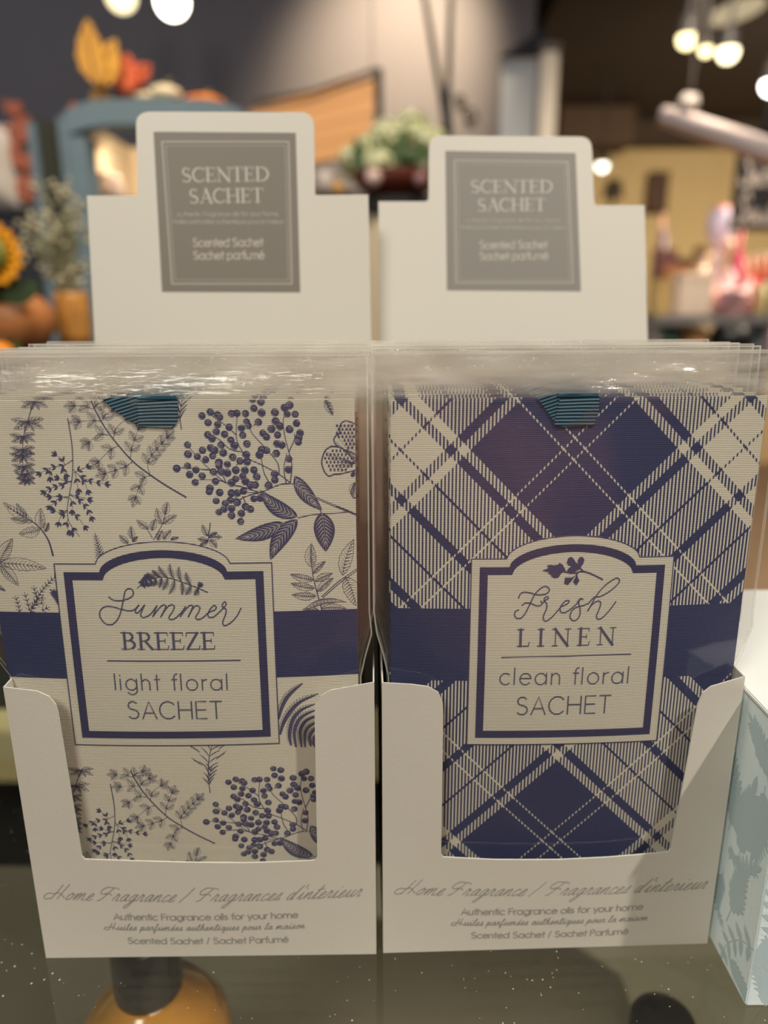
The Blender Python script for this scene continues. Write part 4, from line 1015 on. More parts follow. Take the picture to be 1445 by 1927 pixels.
# ------------------------------------------------------------------ things around the boxes
def teal_box():
    x0, x1, y0, y1, h = .1262, .235, .2030, .3225, .1068
    r = empty('gift_box', ((x0 + x1) / 2, (y0 + y1) / 2, ZS)); tag(r, 'pale teal gift box with grey fern silhouettes and a white lid, at the right edge', 'box')
    cx, cy = (x0 + x1) / 2, (y0 + y1) / 2
    o = MB().box(x0 - cx, x1 - cx, y0 - cy, y1 - cy, 0, h, bev=.0006).build('box_body', mat('pale_teal_card', srgb(234, 248, 250), .55, bump=.1, scale=700), r)
    MB().box(x0 - cx - .0006, x1 - cx + .0006, y0 - cy - .0006, y1 - cy + .0006, h + .0001, h + .0019, bev=.0004).build('lid', mat('white_lid_card', srgb(236, 236, 232), .35), r)
    fm = mat('teal_grey_print', srgb(190, 210, 214), .55)
    # side print: plane x = x0, s runs back from the front corner
    Ms = Matrix.Translation((x0, y1, ZS)) @ Matrix.Rotation(-PI / 2, 4, 'Z')
    Ss = Surf(Ms, lambda s, t, off: Vector((s, -off, t)))
    W = y1 - y0; a = Ink(Ss, (0.0002, W - .0002, .0002, h - .0002)); rn = random.Random(8)
    P = lambda *l: [Ss.un(*p) for p in l]
    frond(a, P((1390, 1620), (1400, 1560), (1415, 1500)), 13, .016, .0048, 40, 'fill', .0006, .15, lambda u: 1.1 - .8 * u, wav=.35)
    frond(a, P((1367, 1733), (1385, 1690), (1400, 1640), (1418, 1635)), 12, .011, .0036, 38, 'fill', .0006, .2, lambda u: 1.1 - .7 * u, wav=.35)
    frond(a, P((1362, 1640), (1350, 1700), (1356, 1730)), 10, .006, .0024, 42, 'fill', .0005, .1, lambda u: 1 - .5 * u)
    frond(a, P((1440, 1480), (1432, 1560), (1420, 1600)), 12, .012, .003, 45, 'fill', .0006, .1, lambda u: 1 - .5 * u, wav=.3)
    frond(a, P((1425, 1795), (1395, 1770), (1370, 1775), (1362, 1790)), 5, .0075, .0034, 60, 'fill', .0005, .15, lambda u: 1 - .3 * u)
    frond(a, P((1370, 1800), (1390, 1840), (1405, 1875)), 8, .006, .0022, 40, 'fill', .0005, .1)
    frond(a, P((1376, 1590), (1378, 1610), (1388, 1622)), 5, .004, .002, 45, 'fill', .0004, .1)
    frond(a, P((1372, 1560), (1385, 1500), (1380, 1430)), 11, .010, .003, 42, 'fill', .0005, .1, lambda u: 1 - .5 * u, wav=.3)
    frond(a, P((1445, 1470), (1437, 1420), (1420, 1370)), 10, .010, .003, 42, 'fill', .0005, .1, lambda u: 1 - .5 * u, wav=.3)
    for k in range(4): frond(a, [Vector((W * rn.uniform(.1, .8), h * rn.uniform(.1, .5))), Vector((W * rn.uniform(.2, .7), h * rn.uniform(.6, .95)))], 10, .009, .003, 42, 'fill', .0005)
    ob = a.build('side_fern_print', fm, r, .0001, 1); ob.matrix_local = Matrix.Translation((-cx, -cy, -ZS)) @ Ms
    Mf = Matrix.Translation((x0, y0, ZS)); Sf = Surf(Mf, lambda s, t, off: Vector((s, -off, t)))
    a = Ink(Sf, (0.0002, x1 - x0 - .0002, .0002, h - .0002))
    for p, q, L in (((1445, 1880), (1425, 1800), .006), ((1440, 1895), (1450, 1850), .006), ((1441, 1760), (1445, 1800), .007), ((1470, 1890), (1480, 1700), .012), ((1520, 1880), (1540, 1600), .016)):
        frond(a, [Sf.un(*p), Sf.un((p[0] + q[0]) / 2 + 2, (p[1] + q[1]) / 2), Sf.un(*q)], 8, L, L * .3, 45, 'fill', .0005)
    ob = a.build('front_fern_print', fm, r, .0001, 1); ob.matrix_local = Matrix.Translation((-cx, -cy, -ZS)) @ Mf
teal_box()

def dropper_bottle(x, y, ztop, label, body, zb):
    r = empty('bottle', (x, y, zb)); tag(r, label, 'bottle', 'black capped bottles under the glass shelf')
    H = ztop - zb
    MB().lathe([(0, 0), (.032, 0), (.0355, .004), (.036, H - .068), (.034, H - .056), (.026, H - .044), (.0145, H - .036), (.0125, H - .034), (.0125, H - .030), (0, H - .030)], 40).build('bottle_body', body, r, True)
    MB().lathe([(0, H - .033), (.0150, H - .033), (.0152, H - .031), (.0150, H - .003), (.0140, H - .0008), (.012, H), (0, H)], 36).build('cap', mat('black_cap_plastic', srgb(14, 16, 18), .25), r, True)
ZL = ZS - .20
amber = mat('amber_glass', srgb(176, 124, 52), .18, coat=.6, var=.15, scale=30)
dropper_bottle(-.1085, .268, ZS - .030, 'amber bottle with a black cap under the glass, below the left display box', amber, ZL)
dropper_bottle(.1315, .272, ZS - .087, 'dark bottle with a black cap under the glass, below the right display box', mat('dark_bottle', srgb(58, 56, 50), .25), ZL)
def lower_shelf():
    r = empty('lower_shelf', (0, .3, ZL - .02)); tag(r, 'taupe lower shelf seen through the dusty glass', 'shelf')
    MB().box(-.6, .6, -.28, .20, 0, .02).build('shelf_board', mat('taupe_laminate', srgb(126, 118, 98), .6, var=.06, scale=12), r)
    d = empty('rack', (0, .62, 0)); tag(d, 'dark green rack with a cream rail behind the left display box', 'rack')
    dk = mat('dark_green_paint', srgb(30, 36, 32), .7)
    MB().box(-.9, .2, -.0, .02, 0, ZS - .02).build('rack_panel', dk, d)
    MB().box(-.9, .2, -.08, 0, ZS - .150, ZS - .128).build('rail', mat('cream_rail', srgb(176, 166, 120), .5), d)
    for x in (-.82, .84):
        MB().box(x - .02, x + .02, .0, .04, 0, ZS - .006).build('leg', dk, tmp) if False else None
    p = empty('shelf_frame', (0, .3, 0)); tag(p, 'dark metal frame that carries the glass shelf', 'frame')
    for x in (-.62, .62):
        for y in (-.26, .0): MB().box(x - .012, x + .012, y, y + .02, 0, ZS - .006).build('post', dk, p)
    for z in (ZS - .016,): 
        MB().box(-.62, .62, -.26, -.25, z, z + .01).build('crossbar', dk, p)
lower_shelf()

# ------------------------------------------------------------------ far things
def G(col, r=.6, **k): return mat('paint_%d_%d_%d' % col, srgb(*col), r, **k)
def PX(px, py, Y): return at(px, py, Y)
def lamp(px, py, Y, rad, label, s=60, col=(1, .86, .55, 1), aim=(0, 0, -1)):
    c = PX(px, py, Y); r = empty('spotlight', c); tag(r, label, 'light', 'ceiling spotlights')
    MB().ball((0, 0, 0), rad, (1, 1, 1), 3).build('bulb', emit('lamp_glow', col, s), r, True)
    MB().lathe([(rad * .95, rad * .2), (rad * 1.1, rad * 1.0), (rad * .7, rad * 2.4), (0, rad * 2.4)], 20).build('lamp_housing', G((40, 36, 34)), r, True)
    top = 3.7 if px < 1048 else ZS + .2378 + 1.45
    if c.z < top - .1: MB().tube([(0, 0, rad * 2.3), (0, 0, top - c.z)], .008).build('stem', G((40, 36, 34)), r)
lamp(228, -8, 3.2, span(24, 3.2), 'ceiling spotlight cut by the top edge, left of the brighter one', 2.6, (1, .84, .5, 1))
lamp(324, 3, 3.2, span(25, 3.2), 'brightest ceiling spotlight at the top left', 12, (1, .93, .78, 1))
lamp(1293, 73, 2.8, span(15, 2.8), 'leftmost of the three clustered spotlights at top right', 5, (1, .82, .42, 1))
lamp(1328, 94, 2.8, span(10, 2.8), 'small middle spotlight of the top right cluster', 5, (1, .82, .42, 1))
lamp(1370, 98, 2.8, span(16, 2.8), 'rightmost of the three clustered spotlights at top right', 6, (1, .86, .52, 1))
lamp(1452, 160, 2.8, span(16, 2.8), 'ceiling spotlight cut by the right edge', 12, (1, .92, .85, 1))
lamp(1133, 312, 5.5, span(9, 5.5), 'small distant white spotlight beside the right header', 6, (1, .95, .80, 1))
def bar_light():
    a, b = PX(1255, 213, 2.6), PX(1520, 302, 2.0); r = empty('light_rail', a); tag(r, 'long pinkish white rail hanging under the dark ceiling at right', 'rail')
    d = b - a; L = d.length; ex = d.normalized(); ez = Vector((0, 0, 1)); ey = ez.cross(ex).normalized(); ez = ex.cross(ey)
    Mx = Matrix((ex, ey, ez)).transposed().to_4x4()
    MB().box(0, L, -.03, .03, -.018, .018, Mx, bev=.006).build('rail_body', G((250, 234, 228)), r)
    MB().box(0, L, -.026, .026, -.034, -.018, Mx).build('rail_underside', G((196, 150, 112)), r)
    MB().lathe([(0, .0), (.028, 0), (.030, .03), (.018, .05), (0, .05)], 20, Mx @ Matrix.Translation((.10, 0, .018))).build('end_clip', G((190, 180, 172)), r, True)
    MB().tube([Mx @ Vector((.10, 0, .06)), Mx @ Vector((.10, 0, .06)) + Vector((0, 0, ZS + .2378 + 1.45 - (a + Mx @ Vector((.1, 0, .06))).z))], .006).build('rod', G((60, 54, 50)), r)
    c = PX(1385, 22, 3.0); t = empty('ceiling_shade', c); tag(t, 'cream elongated ceiling shade above the spotlight cluster', 'light')
    Ms = Matrix.Rotation(.25, 4, 'Y').inverted()
    MB().ball((0, 0, 0), span(50, 3.0), (1, .5, .30), 3, Matrix.Rotation(-.28, 4, 'Y')).build('shade', emit('dim_shade_glow', srgb(226, 205, 165), .75), t, True)
bar_light()

def sign():
    Y = 3.0; c = PX(1375, 434, Y); r = empty('wall_sign', c); tag(r, 'black sign with grey script lettering at the right edge', 'sign')
    w = span(118, Y); h = span(126, Y)
    MB().box(0, w, 0, .03, 0, h, bev=.006).build('board', G((26, 24, 24)), r)
    SCR['S'] = (1.0, [[(.85, 1.7), (.55, 2.1), (.25, 1.7), (.45, 1.2), (.75, .8), (.6, .1), (.2, .0), (-.05, .4)]])
    Ms = Matrix.Translation(c); Ss = Surf(Ms, lambda s, t, off: Vector((s, -off, t)))
    J = Ink(Ss)
    put_text(J, 'Sim', SCR, (span(5, Y), span(74, Y)), (span(72, Y), span(74, Y)), span(24, Y), span(4.4, Y), slant=.12)
    put_text(J, 'Sout', SCR, (span(5, Y), span(12, Y)), (span(74, Y), span(12, Y)), span(24, Y), span(4.4, Y), slant=.12)
    J.build('sign_lettering', G((206, 190, 178)), r, .004)
    MB().box(.1, w - .1, .03, .06, .1, h + 1.2).build('hanger', G((26, 24, 24)), r)
sign()

def autumn_cabinet():
    Y = 1.5; r = empty('cabinet', (PX(145, 400, Y).x, Y, 0)); o = Vector(r.location)
    tag(r, 'blue grey display cabinet with an arched top and open door, behind the left header', 'cabinet')
    bl = mat('blue_grey_paint', srgb(96, 116, 128), .7, var=.12, scale=14)
    x = lambda px: PX(px, 400, Y).x - o.x
    z = lambda py: PX(200, py, Y).z
    zt = z(215); xr = x(470); pw = x(182) - x(147)
    MB().box(x(147), x(147) + pw, -.02, .03, 0, zt - span(37, Y)).build('post', bl, r); MB().box(xr - pw, xr, -.02, .03, 0, zt - span(37, Y)).build('post', bl, r)
    n = 20; top = []; bot = []
    for k in range(n + 1):
        u = k / n; X = lerp(x(147), xr, u); zz = zt + span(19, Y) * (1 - abs(2 * u - 1) ** 5)
        top.append((X, zz)); bot.append((X, zz - span(38, Y)))
    MB().prism(bot + top[::-1], -.02, .03).build('arched_rail', bl, r)
    MB().box(x(147), xr, .30, .32, 0, zt).build('back_panel', mat('tan_lining', srgb(200, 176, 140), .8), r)
    tn = G((206, 182, 146)); MB().box(xr - .015, xr, .03, .30, 0, zt).build('side_panel', tn, r); MB().box(x(147), x(147) + .015, .03, .30, 0, zt).build('side_panel', tn, r)
    for zz in (z(372), z(640), .6, .1): MB().box(x(147) + .015, xr - .015, .0, .30, zz - .02, zz).build('shelf_board', bl, r)
    MB().box(x(147) - .002, xr + .002, -.02, .32, zt - .005, zt + .012).build('top_board', bl, r) if False else None
    d = MB().box(x(78), x(92), -.02, .01, .2, z(235)).build('door_stile', bl, r); MB().box(x(134), x(146), -.02, .01, .2, z(225)).build('door_stile', bl, r)
    MB().box(x(91), x(135), -.01, .0, .25, z(230)).build('door_pane', G((58, 60, 54), .2), r)
    # things on the shelf inside
    for i, (px, py, rr, lab, colr) in enumerate(((210, 262, 10, 'clear glass knob in the cabinet, topmost', (170, 190, 200)), (204, 322, 17, 'cream glass jar in the cabinet, left', (206, 180, 160)), (222, 330, 15, 'cream glass jar in the cabinet, right', (214, 186, 166)))):
        if i == 0: continue
        base = z(372); H = z(py - 14) - base; q = empty('glass_jar', (PX(px, 372, Y + .1).x, Y + .1, base)); tag(q, lab, 'jar', 'glass jars in the cabinet')
        R_ = span(rr, Y)
        MB().lathe([(0, 0), (R_ * .8, 0), (R_, H * .2), (R_, H * .6), (R_ * .6, H * .8), (R_ * .6, H * .92)], 20).build('jar_body', G(colr, .08, coat=1.0), q, True)
        MB().lathe([(R_ * .7, H * .92), (R_ * .7, H), (0, H)], 20).build('jar_lid', G((230, 210, 190), .1), q, True)
    # garland on top
    tz = zt + span(26, Y)
    leafn = [0]
    def lf(name, px, py, L, w, ang, col, lab, g='autumn leaves on the cabinet'):
        leafn[0] += 1; b = PX(px, py, Y - .03 + .012 * leafn[0]); ax, u, dn = leaf_pts((0, 0), (math.sin(ang) * L, math.cos(ang) * L), w, .06, 10, .10); q = empty(name, b); tag(q, lab, 'leaf', g)
        MB().prism([(p.x, p.y) for p in u + dn[::-1][1:-1]], -.003, .003).build('blade', G(col, .6, var=.2, scale=20), q)
        MB().tube([(0, -.004, -.02), (0, -.004, 0)] + [(p.x, -.005, p.y) for p in ax[1:-1]], .0016, 5).build('vein', G((120, 80, 40)), q)
    lf('leaf', 190, 162, span(98, Y), span(46, Y), -.12, (206, 150, 52), 'tall golden leaf standing on the cabinet top')
    lf('leaf', 194, 164, span(76, Y), span(44, Y), .38, (212, 158, 58), 'shorter golden leaf leaning right on the cabinet top')
    lf('leaf', 188, 212, span(52, Y), span(30, Y), .25, (214, 166, 70), 'small golden leaf lying at the cabinet edge')
    lf('leaf', 238, 172, span(58, Y), span(44, Y), .15, (212, 92, 50), 'orange red leaf beside the golden ones')
    lf('leaf', 256, 150, span(36, Y), span(26, Y), .9, (214, 96, 54), 'small orange leaf pointing right')
    lf('leaf', 238, 190, span(40, Y), span(24, Y), -.2, (190, 84, 52), 'dull red leaf at the foot of the orange one')
    lf('leaf', 145, 222, span(26, Y), span(18, Y), -.2, (206, 98, 48), 'small orange leaf at the left end of the cabinet top')
    def pump(px, py, w, h, col, lab, name='pumpkin', cat='pumpkin'):
        c = PX(px, py, Y + .05); q = empty(name, c); tag(q, lab, cat)
        m = MB()
        R_ = span(w / 2, Y); Hh = span(h, Y); nn = 48; b = 0; pr = []
        for k in range(11):
            a = PI * k / 10; pr.append((math.sin(a), .5 - .5 * math.cos(a)))
        for i in range(nn):
            a = 2 * PI * i / nn; rr = R_ * (.9 + .1 * abs(math.cos(a * 4)))
            for s_, zz in pr: m.v.append(Vector((rr * s_ * math.cos(a), rr * s_ * math.sin(a), zz * Hh)))
        for i in range(nn):
            for k in range(10): m.f.append([i * 11 + k, ((i + 1) % nn) * 11 + k, ((i + 1) % nn) * 11 + k + 1, i * 11 + k + 1])
        m.build('flesh', G(col, .5), q, True)
        MB().tube([(0, 0, Hh * .95), (.005, 0, Hh * 1.15), (.014, 0, Hh * 1.3)], R_ * .10, 8, R_ * .07).build('stalk', G((120, 110, 60)), q, True)
    pump(385, 206, 74, 22, (232, 128, 36), 'flat orange pumpkin on the cabinet top')
    pump(255, 178, 30, 28, (236, 110, 40), 'small bright orange gourd on the cabinet top', 'gourd', 'gourd')
    for i, (px, py, w, h, lab) in enumerate(((312, 196, 60, 30, 'cream gourd in the middle of the cabinet top'), (278, 196, 50, 18, 'pale cream gourd left of the larger one'), (166, 218, 44, 12, 'pale cream gourd at the left end of the cabinet top'))):
        pump(px, py, w, h, (222, 206, 172), lab, 'gourd', 'gourd')
autumn_cabinet()

def left_things():
    Y = 1.0; zt = PX(50, 668, Y).z
    t = empty('display_table', (PX(20, 660, Y).x, Y, 0)); tag(t, 'dark wooden table carrying the pumpkins and pots at left', 'table'); dk = G((52, 42, 34))
    x0 = -.55; MB().box(-.45, .28, -.13, .22, zt - .03, zt).build('tabletop', dk, t)
    for a in (-.43, .25):
        for b in (-.12, .19): MB().box(a, a + .03, b, b + .03, 0, zt - .03).build('leg', dk, t)
    # large brown bowl lying behind the bags
    def squash(px, w, h, col, lab, Yq, rib=7):
        q = empty('pumpkin', (PX(px, 640, Yq).x, Yq, zt)); tag(q, lab, 'pumpkin', 'pumpkins on the left table'); m = MB(); nn = 56
        R_ = span(w / 2, Yq); Hh = span(h, Yq)
        for i in range(nn):
            a = 2 * PI * i / nn; rr = R_ * (.88 + .12 * abs(math.cos(a * rib / 2)))
            for k in range(13): b = PI * k / 12; m.v.append(Vector((rr * math.sin(b) * math.cos(a), rr * math.sin(b) * math.sin(a), Hh * (.5 - .5 * math.cos(b)))))
        for i in range(nn):
            for k in range(12): m.f.append([i * 13 + k, ((i + 1) % nn) * 13 + k, ((i + 1) % nn) * 13 + k + 1, i * 13 + k + 1])
        m.build('flesh', G(col, .45, var=.2, scale=8), q, True)
        MB().tube([(0, 0, Hh * .93), (.004, 0, Hh * 1.08), (.014, 0, Hh * 1.16)], R_ * .09, 8, R_ * .06).build('stalk', G((96, 80, 50)), q, True)
    squash(18, 176, 120, (168, 108, 60), 'large brown pumpkin on the left table', 1.02)
    squash(-8, 60, 36, (226, 132, 20), 'small orange pumpkin in front of the large brown one', .88)
    # pot of dried white flowers
    Yp = 1.1; q = empty('potted_dried_flowers', (PX(138, 600, Yp).x, Yp, zt)); tag(q, 'tan pot with a loose spray of dried white flowers beside the cabinet', 'plant')
    H = PX(138, 550, Yp).z - zt; R_ = span(30, Yp)
    MB().lathe([(0, 0), (R_ * .8, 0), (R_, H * .3), (R_, H * .9), (R_ * .95, H), (R_ * .85, H), (R_ * .85, H * .9), (0, H * .9)], 28).build('pot', mat('tan_pot', srgb(188, 132, 62), .5, var=.15, scale=10), q, True)
    rn = random.Random(3); st = MB(); fl = MB(); lv = MB()
    for k in range(30):
        px = rn.choice((rn.uniform(45, 165), rn.uniform(90, 155))); py = rn.uniform(345, 520); e = PX(px, py, Yp + rn.uniform(-.05, .05)) - Vector(q.location)
        b = Vector((rn.uniform(-.012, .012), rn.uniform(-.01, .01), H)); mid = b.lerp(e, .5) + Vector((0, 0, .02)); st.tube([b, mid, e], .0010, 5)
        for j in range(6): fl.ball(e + Vector((rn.uniform(-.018, .018), rn.uniform(-.015, .015), rn.uniform(-.022, .014))), rn.uniform(.0022, .0048), sub=1)
        lv.ball(mid + Vector((rn.uniform(-.01, .01), 0, 0)), .006, (.5, .5, 2.2), 1)
    st.build('stems', G((150, 146, 116)), q); tag(fl.build('florets', G((176, 170, 142)), q), kind='stuff'); tag(lv.build('leaves', G((120, 122, 88)), q), kind='stuff')
    # sunflower
    Yf = .95; c = PX(-16, 478, Yf); q = empty('sunflower', (c.x, Yf, zt)); tag(q, 'yellow orange sunflower at the left edge', 'flower')
    dz = c.z - zt; R_ = span(52, Yf)
    MB().tube([(0, .03, 0), (.004, .03, dz * .5), (0, .01, dz)], .005).build('stem', G((80, 96, 40)), q)
    MB().ball((0, -.004, dz), R_ * .62, (1, .35, 1), 2).build('flower_centre', G((108, 110, 34)), q, True)
    for k in range(16):
        a = 2 * PI * k / 16; m = Matrix.Translation((0, 0, dz)) @ Matrix.Rotation(a, 4, 'Y')
        ax, u, dn = leaf_pts((0, R_ * .45), (0, R_ * 1.1), R_ * .42, 0, 6)
        MB().prism([(p.x, p.y) for p in u + dn[::-1][1:-1]], -.002, .002, m).build('petal', M.setdefault('petal', G((236, 156, 8))), q)
    ax, u, dn = leaf_pts((.0, dz * .60), (.05, dz * .70), .03, 0, 6)
    MB().prism([(p.x, p.y) for p in u + dn[::-1][1:-1]], .01, .014).build('leaf', G((48, 66, 36)), q)
    MB().ball((-.01, .03, dz * .62), .022, (1, .6, .8), 2).build('foliage', G((60, 66, 20)), q, True)
    # plinth with white cushion and red garland further back
    Yc = 1.7; p = empty('plinth', (PX(10, 420, Yc).x, Yc, 0)); tag(p, 'dark slate plinth at the left edge behind the flowers', 'plinth'); zc = PX(10, 402, Yc).z
    MB().box(-.3, .13, -.1, .25, 0, zc - .01).build('plinth_body', G((44, 46, 54)), p); MB().box(-.31, .14, -.11, .26, zc - .01, zc).build('plinth_top', G((52, 54, 60)), p)
    q = empty('cushion', (PX(8, 402, Yc).x, Yc, zc)); tag(q, 'white and grey cushion on the dark plinth at the left edge', 'cushion')
    bm = bmesh.new(); bmesh.ops.create_cube(bm, size=1); bmesh.ops.subdivide_edges(bm, edges=bm.edges[:], cuts=8, use_grid_fill=True)
    for v in bm.verts:
        x, y, z_ = v.co * 2; f = (1 - abs(x) ** 4) * (1 - abs(z_) ** 4)
        v.co = Vector((x * span(40, Yc), y * (.01 + .045 * f), (z_ + 1) * span(70, Yc)))
    m = MB(); m.bm(bm); m.build('cushion_cover', mat('white_grey_cloth', srgb(196, 188, 180), .9, var=.35, scale=9), q, True)
    MB().tube([(-span(40, Yc), 0, 0), (span(40, Yc), 0, 0), (span(40, Yc), 0, span(140, Yc)), (-span(40, Yc), 0, span(140, Yc)), (-span(40, Yc), 0, 0)], .004, 6).build('piping', G((150, 144, 140)), q)
    q = empty('leaf_garland', (PX(62, 402, Yc).x, Yc - .02, zc)); tag(q, 'reddish brown upright leaf garland beside the white cushion', 'garland')
    rn = random.Random(6); MB().tube([(0, 0, 0), (.01, 0, .1), (-.01, 0, span(160, Yc))], .004).build('stem', G((90, 60, 44)), q)
    for k in range(22):
        z_ = rn.uniform(.02, span(155, Yc)); a = rn.uniform(-1.4, 1.4); ax, u, dn = leaf_pts((0, z_), (math.sin(a) * .035, z_ + .03), .022, .05, 6)
        MB().prism([(v.x, v.y) for v in u + dn[::-1][1:-1]], rn.uniform(-.012, 0), rn.uniform(.002, .008)).build('leaf', M.setdefault('redleaf', G((158, 88, 66))), q)
left_things()

def centre_things():
    Y = 1.8; zb = PX(745, 378, Y).z
    p = empty('pedestal', (PX(745, 380, Y).x, Y, 0)); tag(p, 'black pedestal between the two headers, under the bowl of hydrangeas', 'pedestal')
    MB().box(-.08, .08, -.08, .12, 0, zb - span(26, Y)).build('pedestal_body', G((214, 200, 172)), p); MB().box(-.085, .085, -.09, .13, zb - span(26, Y), zb).build('pedestal_top', G((28, 24, 24)), p)
    b = empty('bowl', (PX(745, 378, Y).x, Y, zb)); tag(b, 'dark red brown wooden bowl holding white hydrangeas', 'bowl')
    R_ = span(78, Y); H = span(42, Y)
    MB().lathe([(0, 0), (R_ * .4, 0), (R_ * .8, H * .4), (R_, H * .92), (R_ * .97, H), (R_ * .9, H * .9), (R_ * .6, H * .4), (0, H * .3)], 40).build('bowl_body', wood('mahogany', srgb(92, 40, 26), srgb(120, 58, 40), 8), b, True)
    MB().lathe([(R_ * .99, H * .90), (R_ * 1.03, H * .96), (R_ * .99, H * 1.02)], 40).build('rim', G((110, 56, 44)), b, True)
    rn = random.Random(5)
    for i, (px, py, rr, dy, lab) in enumerate(((670, 305, 30, 0, 'leftmost white hydrangea head in the bowl'), (728, 262, 32, .03, 'upper left white hydrangea head'), (775, 248, 34, .05, 'topmost white hydrangea head'), (810, 270, 28, .02, 'rightmost white hydrangea head'), (712, 310, 26, -.05, 'low centre white hydrangea head'), (690, 275, 20, .04, 'small white hydrangea head behind the leftmost'))):
        c = PX(px, py, Y + dy); q = empty('hydrangea', c); tag(q, lab, 'flower', 'white hydrangeas in the bowl'); R2 = span(rr, Y); m = MB()
        for k in range(130):
            a = rn.uniform(0, 2 * PI); z_ = rn.uniform(-.8, 1); s_ = math.sqrt(max(0, 1 - z_ * z_)); d = Vector((s_ * math.cos(a), s_ * math.sin(a), z_))
            t1 = d.orthogonal().normalized(); t2 = d.cross(t1); n = len(m.v); cc = d * R2 * rn.uniform(.88, 1.05); w = R2 * .22
            m.v += [cc + t1 * w, cc + t2 * w, cc - t1 * w, cc - t2 * w, cc - d * w * .5]; m.f += [[n, n + 1, n + 2, n + 3], [n, n + 4, n + 1], [n + 1, n + 4, n + 2], [n + 2, n + 4, n + 3], [n + 3, n + 4, n]]
        m.build('florets', M.setdefault('hyd', mat('hydrangea_petal', srgb(218, 220, 178), .6, var=.15, scale=30)), q); q.children[0]['kind'] = 'stuff'
        MB().ball((0, 0, 0), R2 * .8, sub=2).build('flower_core', M.setdefault('hydc', G((170, 180, 124))), q)
        e = Vector((b.location.x, Y, zb + H * .5)) - c; MB().tube([(0, 0, 0), e * .5, e], .003, 6).build('stem', M.setdefault('green', G((74, 100, 50))), q)
    for i, (px, py, L, a, lab) in enumerate(((695, 330, 62, -.35, 'dark green leaf at the left of the bowl'), (755, 330, 74, .1, 'large green leaf in the middle of the hydrangeas'), (770, 335, 62, .5, 'green leaf leaning right among the hydrangeas'), (740, 330, 60, -.4, 'green leaf leaning left among the hydrangeas'), (815, 330, 60, .3, 'dark leaf at the right of the hydrangeas'), (785, 330, 40, -.8, 'small leaf low in the bowl'))):
        c = PX(px, py, Y - .05); ax, u, dn = leaf_pts((0, 0), (math.sin(a) * span(L, Y), math.cos(a) * span(L, Y)), span(30, Y), .08, 8, .05); q = empty('leaf', c); tag(q, lab, 'leaf', 'green leaves in the bowl')
        MB().prism([(v.x, v.y) for v in u + dn[::-1][1:-1]], -.002, .002).build('blade', M.setdefault('leafg', G((66, 92, 48), .5, var=.3, scale=20)), q); MB().tube([(v.x, -.004, v.y) for v in ax], .0015, 5).build('vein', M['green'], q)
    for px, py, w, col, lab in ((703, 335, 14, (226, 196, 190), 'pale pink bauble on the bowl rim, left'), (792, 338, 12, (150, 110, 110), 'dull pink bauble on the bowl rim, right')):
        c = PX(px, py, Y - .12); q = empty('bauble', c); tag(q, lab, 'bauble'); R3 = span(w, Y)
        MB().ball((0, 0, 0), R3, sub=3).build('bauble_body', G(col, .2, coat=1.0), q, True); MB().lathe([(R3 * .2, R3 * .9), (R3 * .2, R3 * 1.15), (0, R3 * 1.15)], 10).build('bauble_cap', G((180, 150, 90), .3), q)
    # things beside the left header
    Yt = 1.75; zt = PX(630, 366, Yt).z; t = empty('side_table', (PX(625, 366, Yt).x, Yt, 0)); tag(t, 'small dark table just right of the left header', 'table')
    MB().box(-.09, .055, -.06, .08, zt - .015, zt).build('tabletop', G((58, 44, 40)), t)
    for x_ in (-.085, .04):
        for y_ in (-.055, .065): MB().box(x_, x_ + .012, y_, y_ + .012, 0, zt - .015).build('leg', G((58, 44, 40)), t)
    for px, rr, hh, col, lab, nm, cat in ((612, 15, 36, (204, 194, 188), 'white china jar right of the left header', 'jar', 'jar'), (636, 10, 18, (226, 172, 84), 'golden votive cup beside the white jar', 'votive_cup', 'cup')):
        c = PX(px, 366, Yt); q = empty(nm, (c.x, Yt, zt)); tag(q, lab, cat); R3 = span(rr, Yt); H3 = span(hh, Yt)
        MB().lathe([(0, 0), (R3 * .7, 0), (R3, H3 * .3), (R3, H3 * .75), (R3 * .8, H3), (R3 * .7, H3), (R3 * .7, H3 * .8), (0, H3 * .7)], 24).build('body', G(col, .3), q, True)
        MB().lathe([(R3 * .82, H3 * .97), (R3 * .88, H3 * 1.02), (R3 * .7, H3 * 1.04)], 24).build('rim', G(col, .2), q, True)
    # hanging wooden crate
    Yw = 2.2; c = PX(600, 220, Yw); q = empty('wooden_panel', c); tag(q, 'orange brown wooden panel hanging behind the left header, dark post at its right end', 'panel')
    def xz(px, py): v = PX(px, py, Yw) - c; return (v.x, v.z)
    pts = [xz(470, 205), xz(470, 330), xz(600, 308), xz(698, 286), xz(706, 140)]
    wd = wood('oak_panel', srgb(222, 156, 92), srgb(246, 188, 124), 5)
    L0 = pts[0]; L1 = pts[1]; R0_ = pts[4]; R1_ = pts[3]
    for k in range(4):
        a, b2 = k / 4 + .006, (k + 1) / 4 - .004
        f = lambda A, B, t: (lerp(A[0], B[0], t), lerp(A[1], B[1], t))
        MB().prism([f(L0, L1, a), f(L0, L1, b2), f(R0_, R1_, b2), f(R0_, R1_, a)], 0, .035).build('plank', wd, q)
    a = xz(706, 128); b2 = xz(704, 292); MB().box(a[0] - .002, a[0] + .020, -.01, .045, b2[1], a[1], bev=.003).build('end_post', G((58, 46, 36)), q)
    p1 = xz(480, 196); p2 = xz(708, 134); MB().tube([(p1[0], -.02, p1[1]), ((p1[0] + p2[0]) / 2, -.02, (p1[1] + p2[1]) / 2 - .012), (p2[0], -.02, p2[1])], .005).build('cord', G((70, 50, 36)), q)
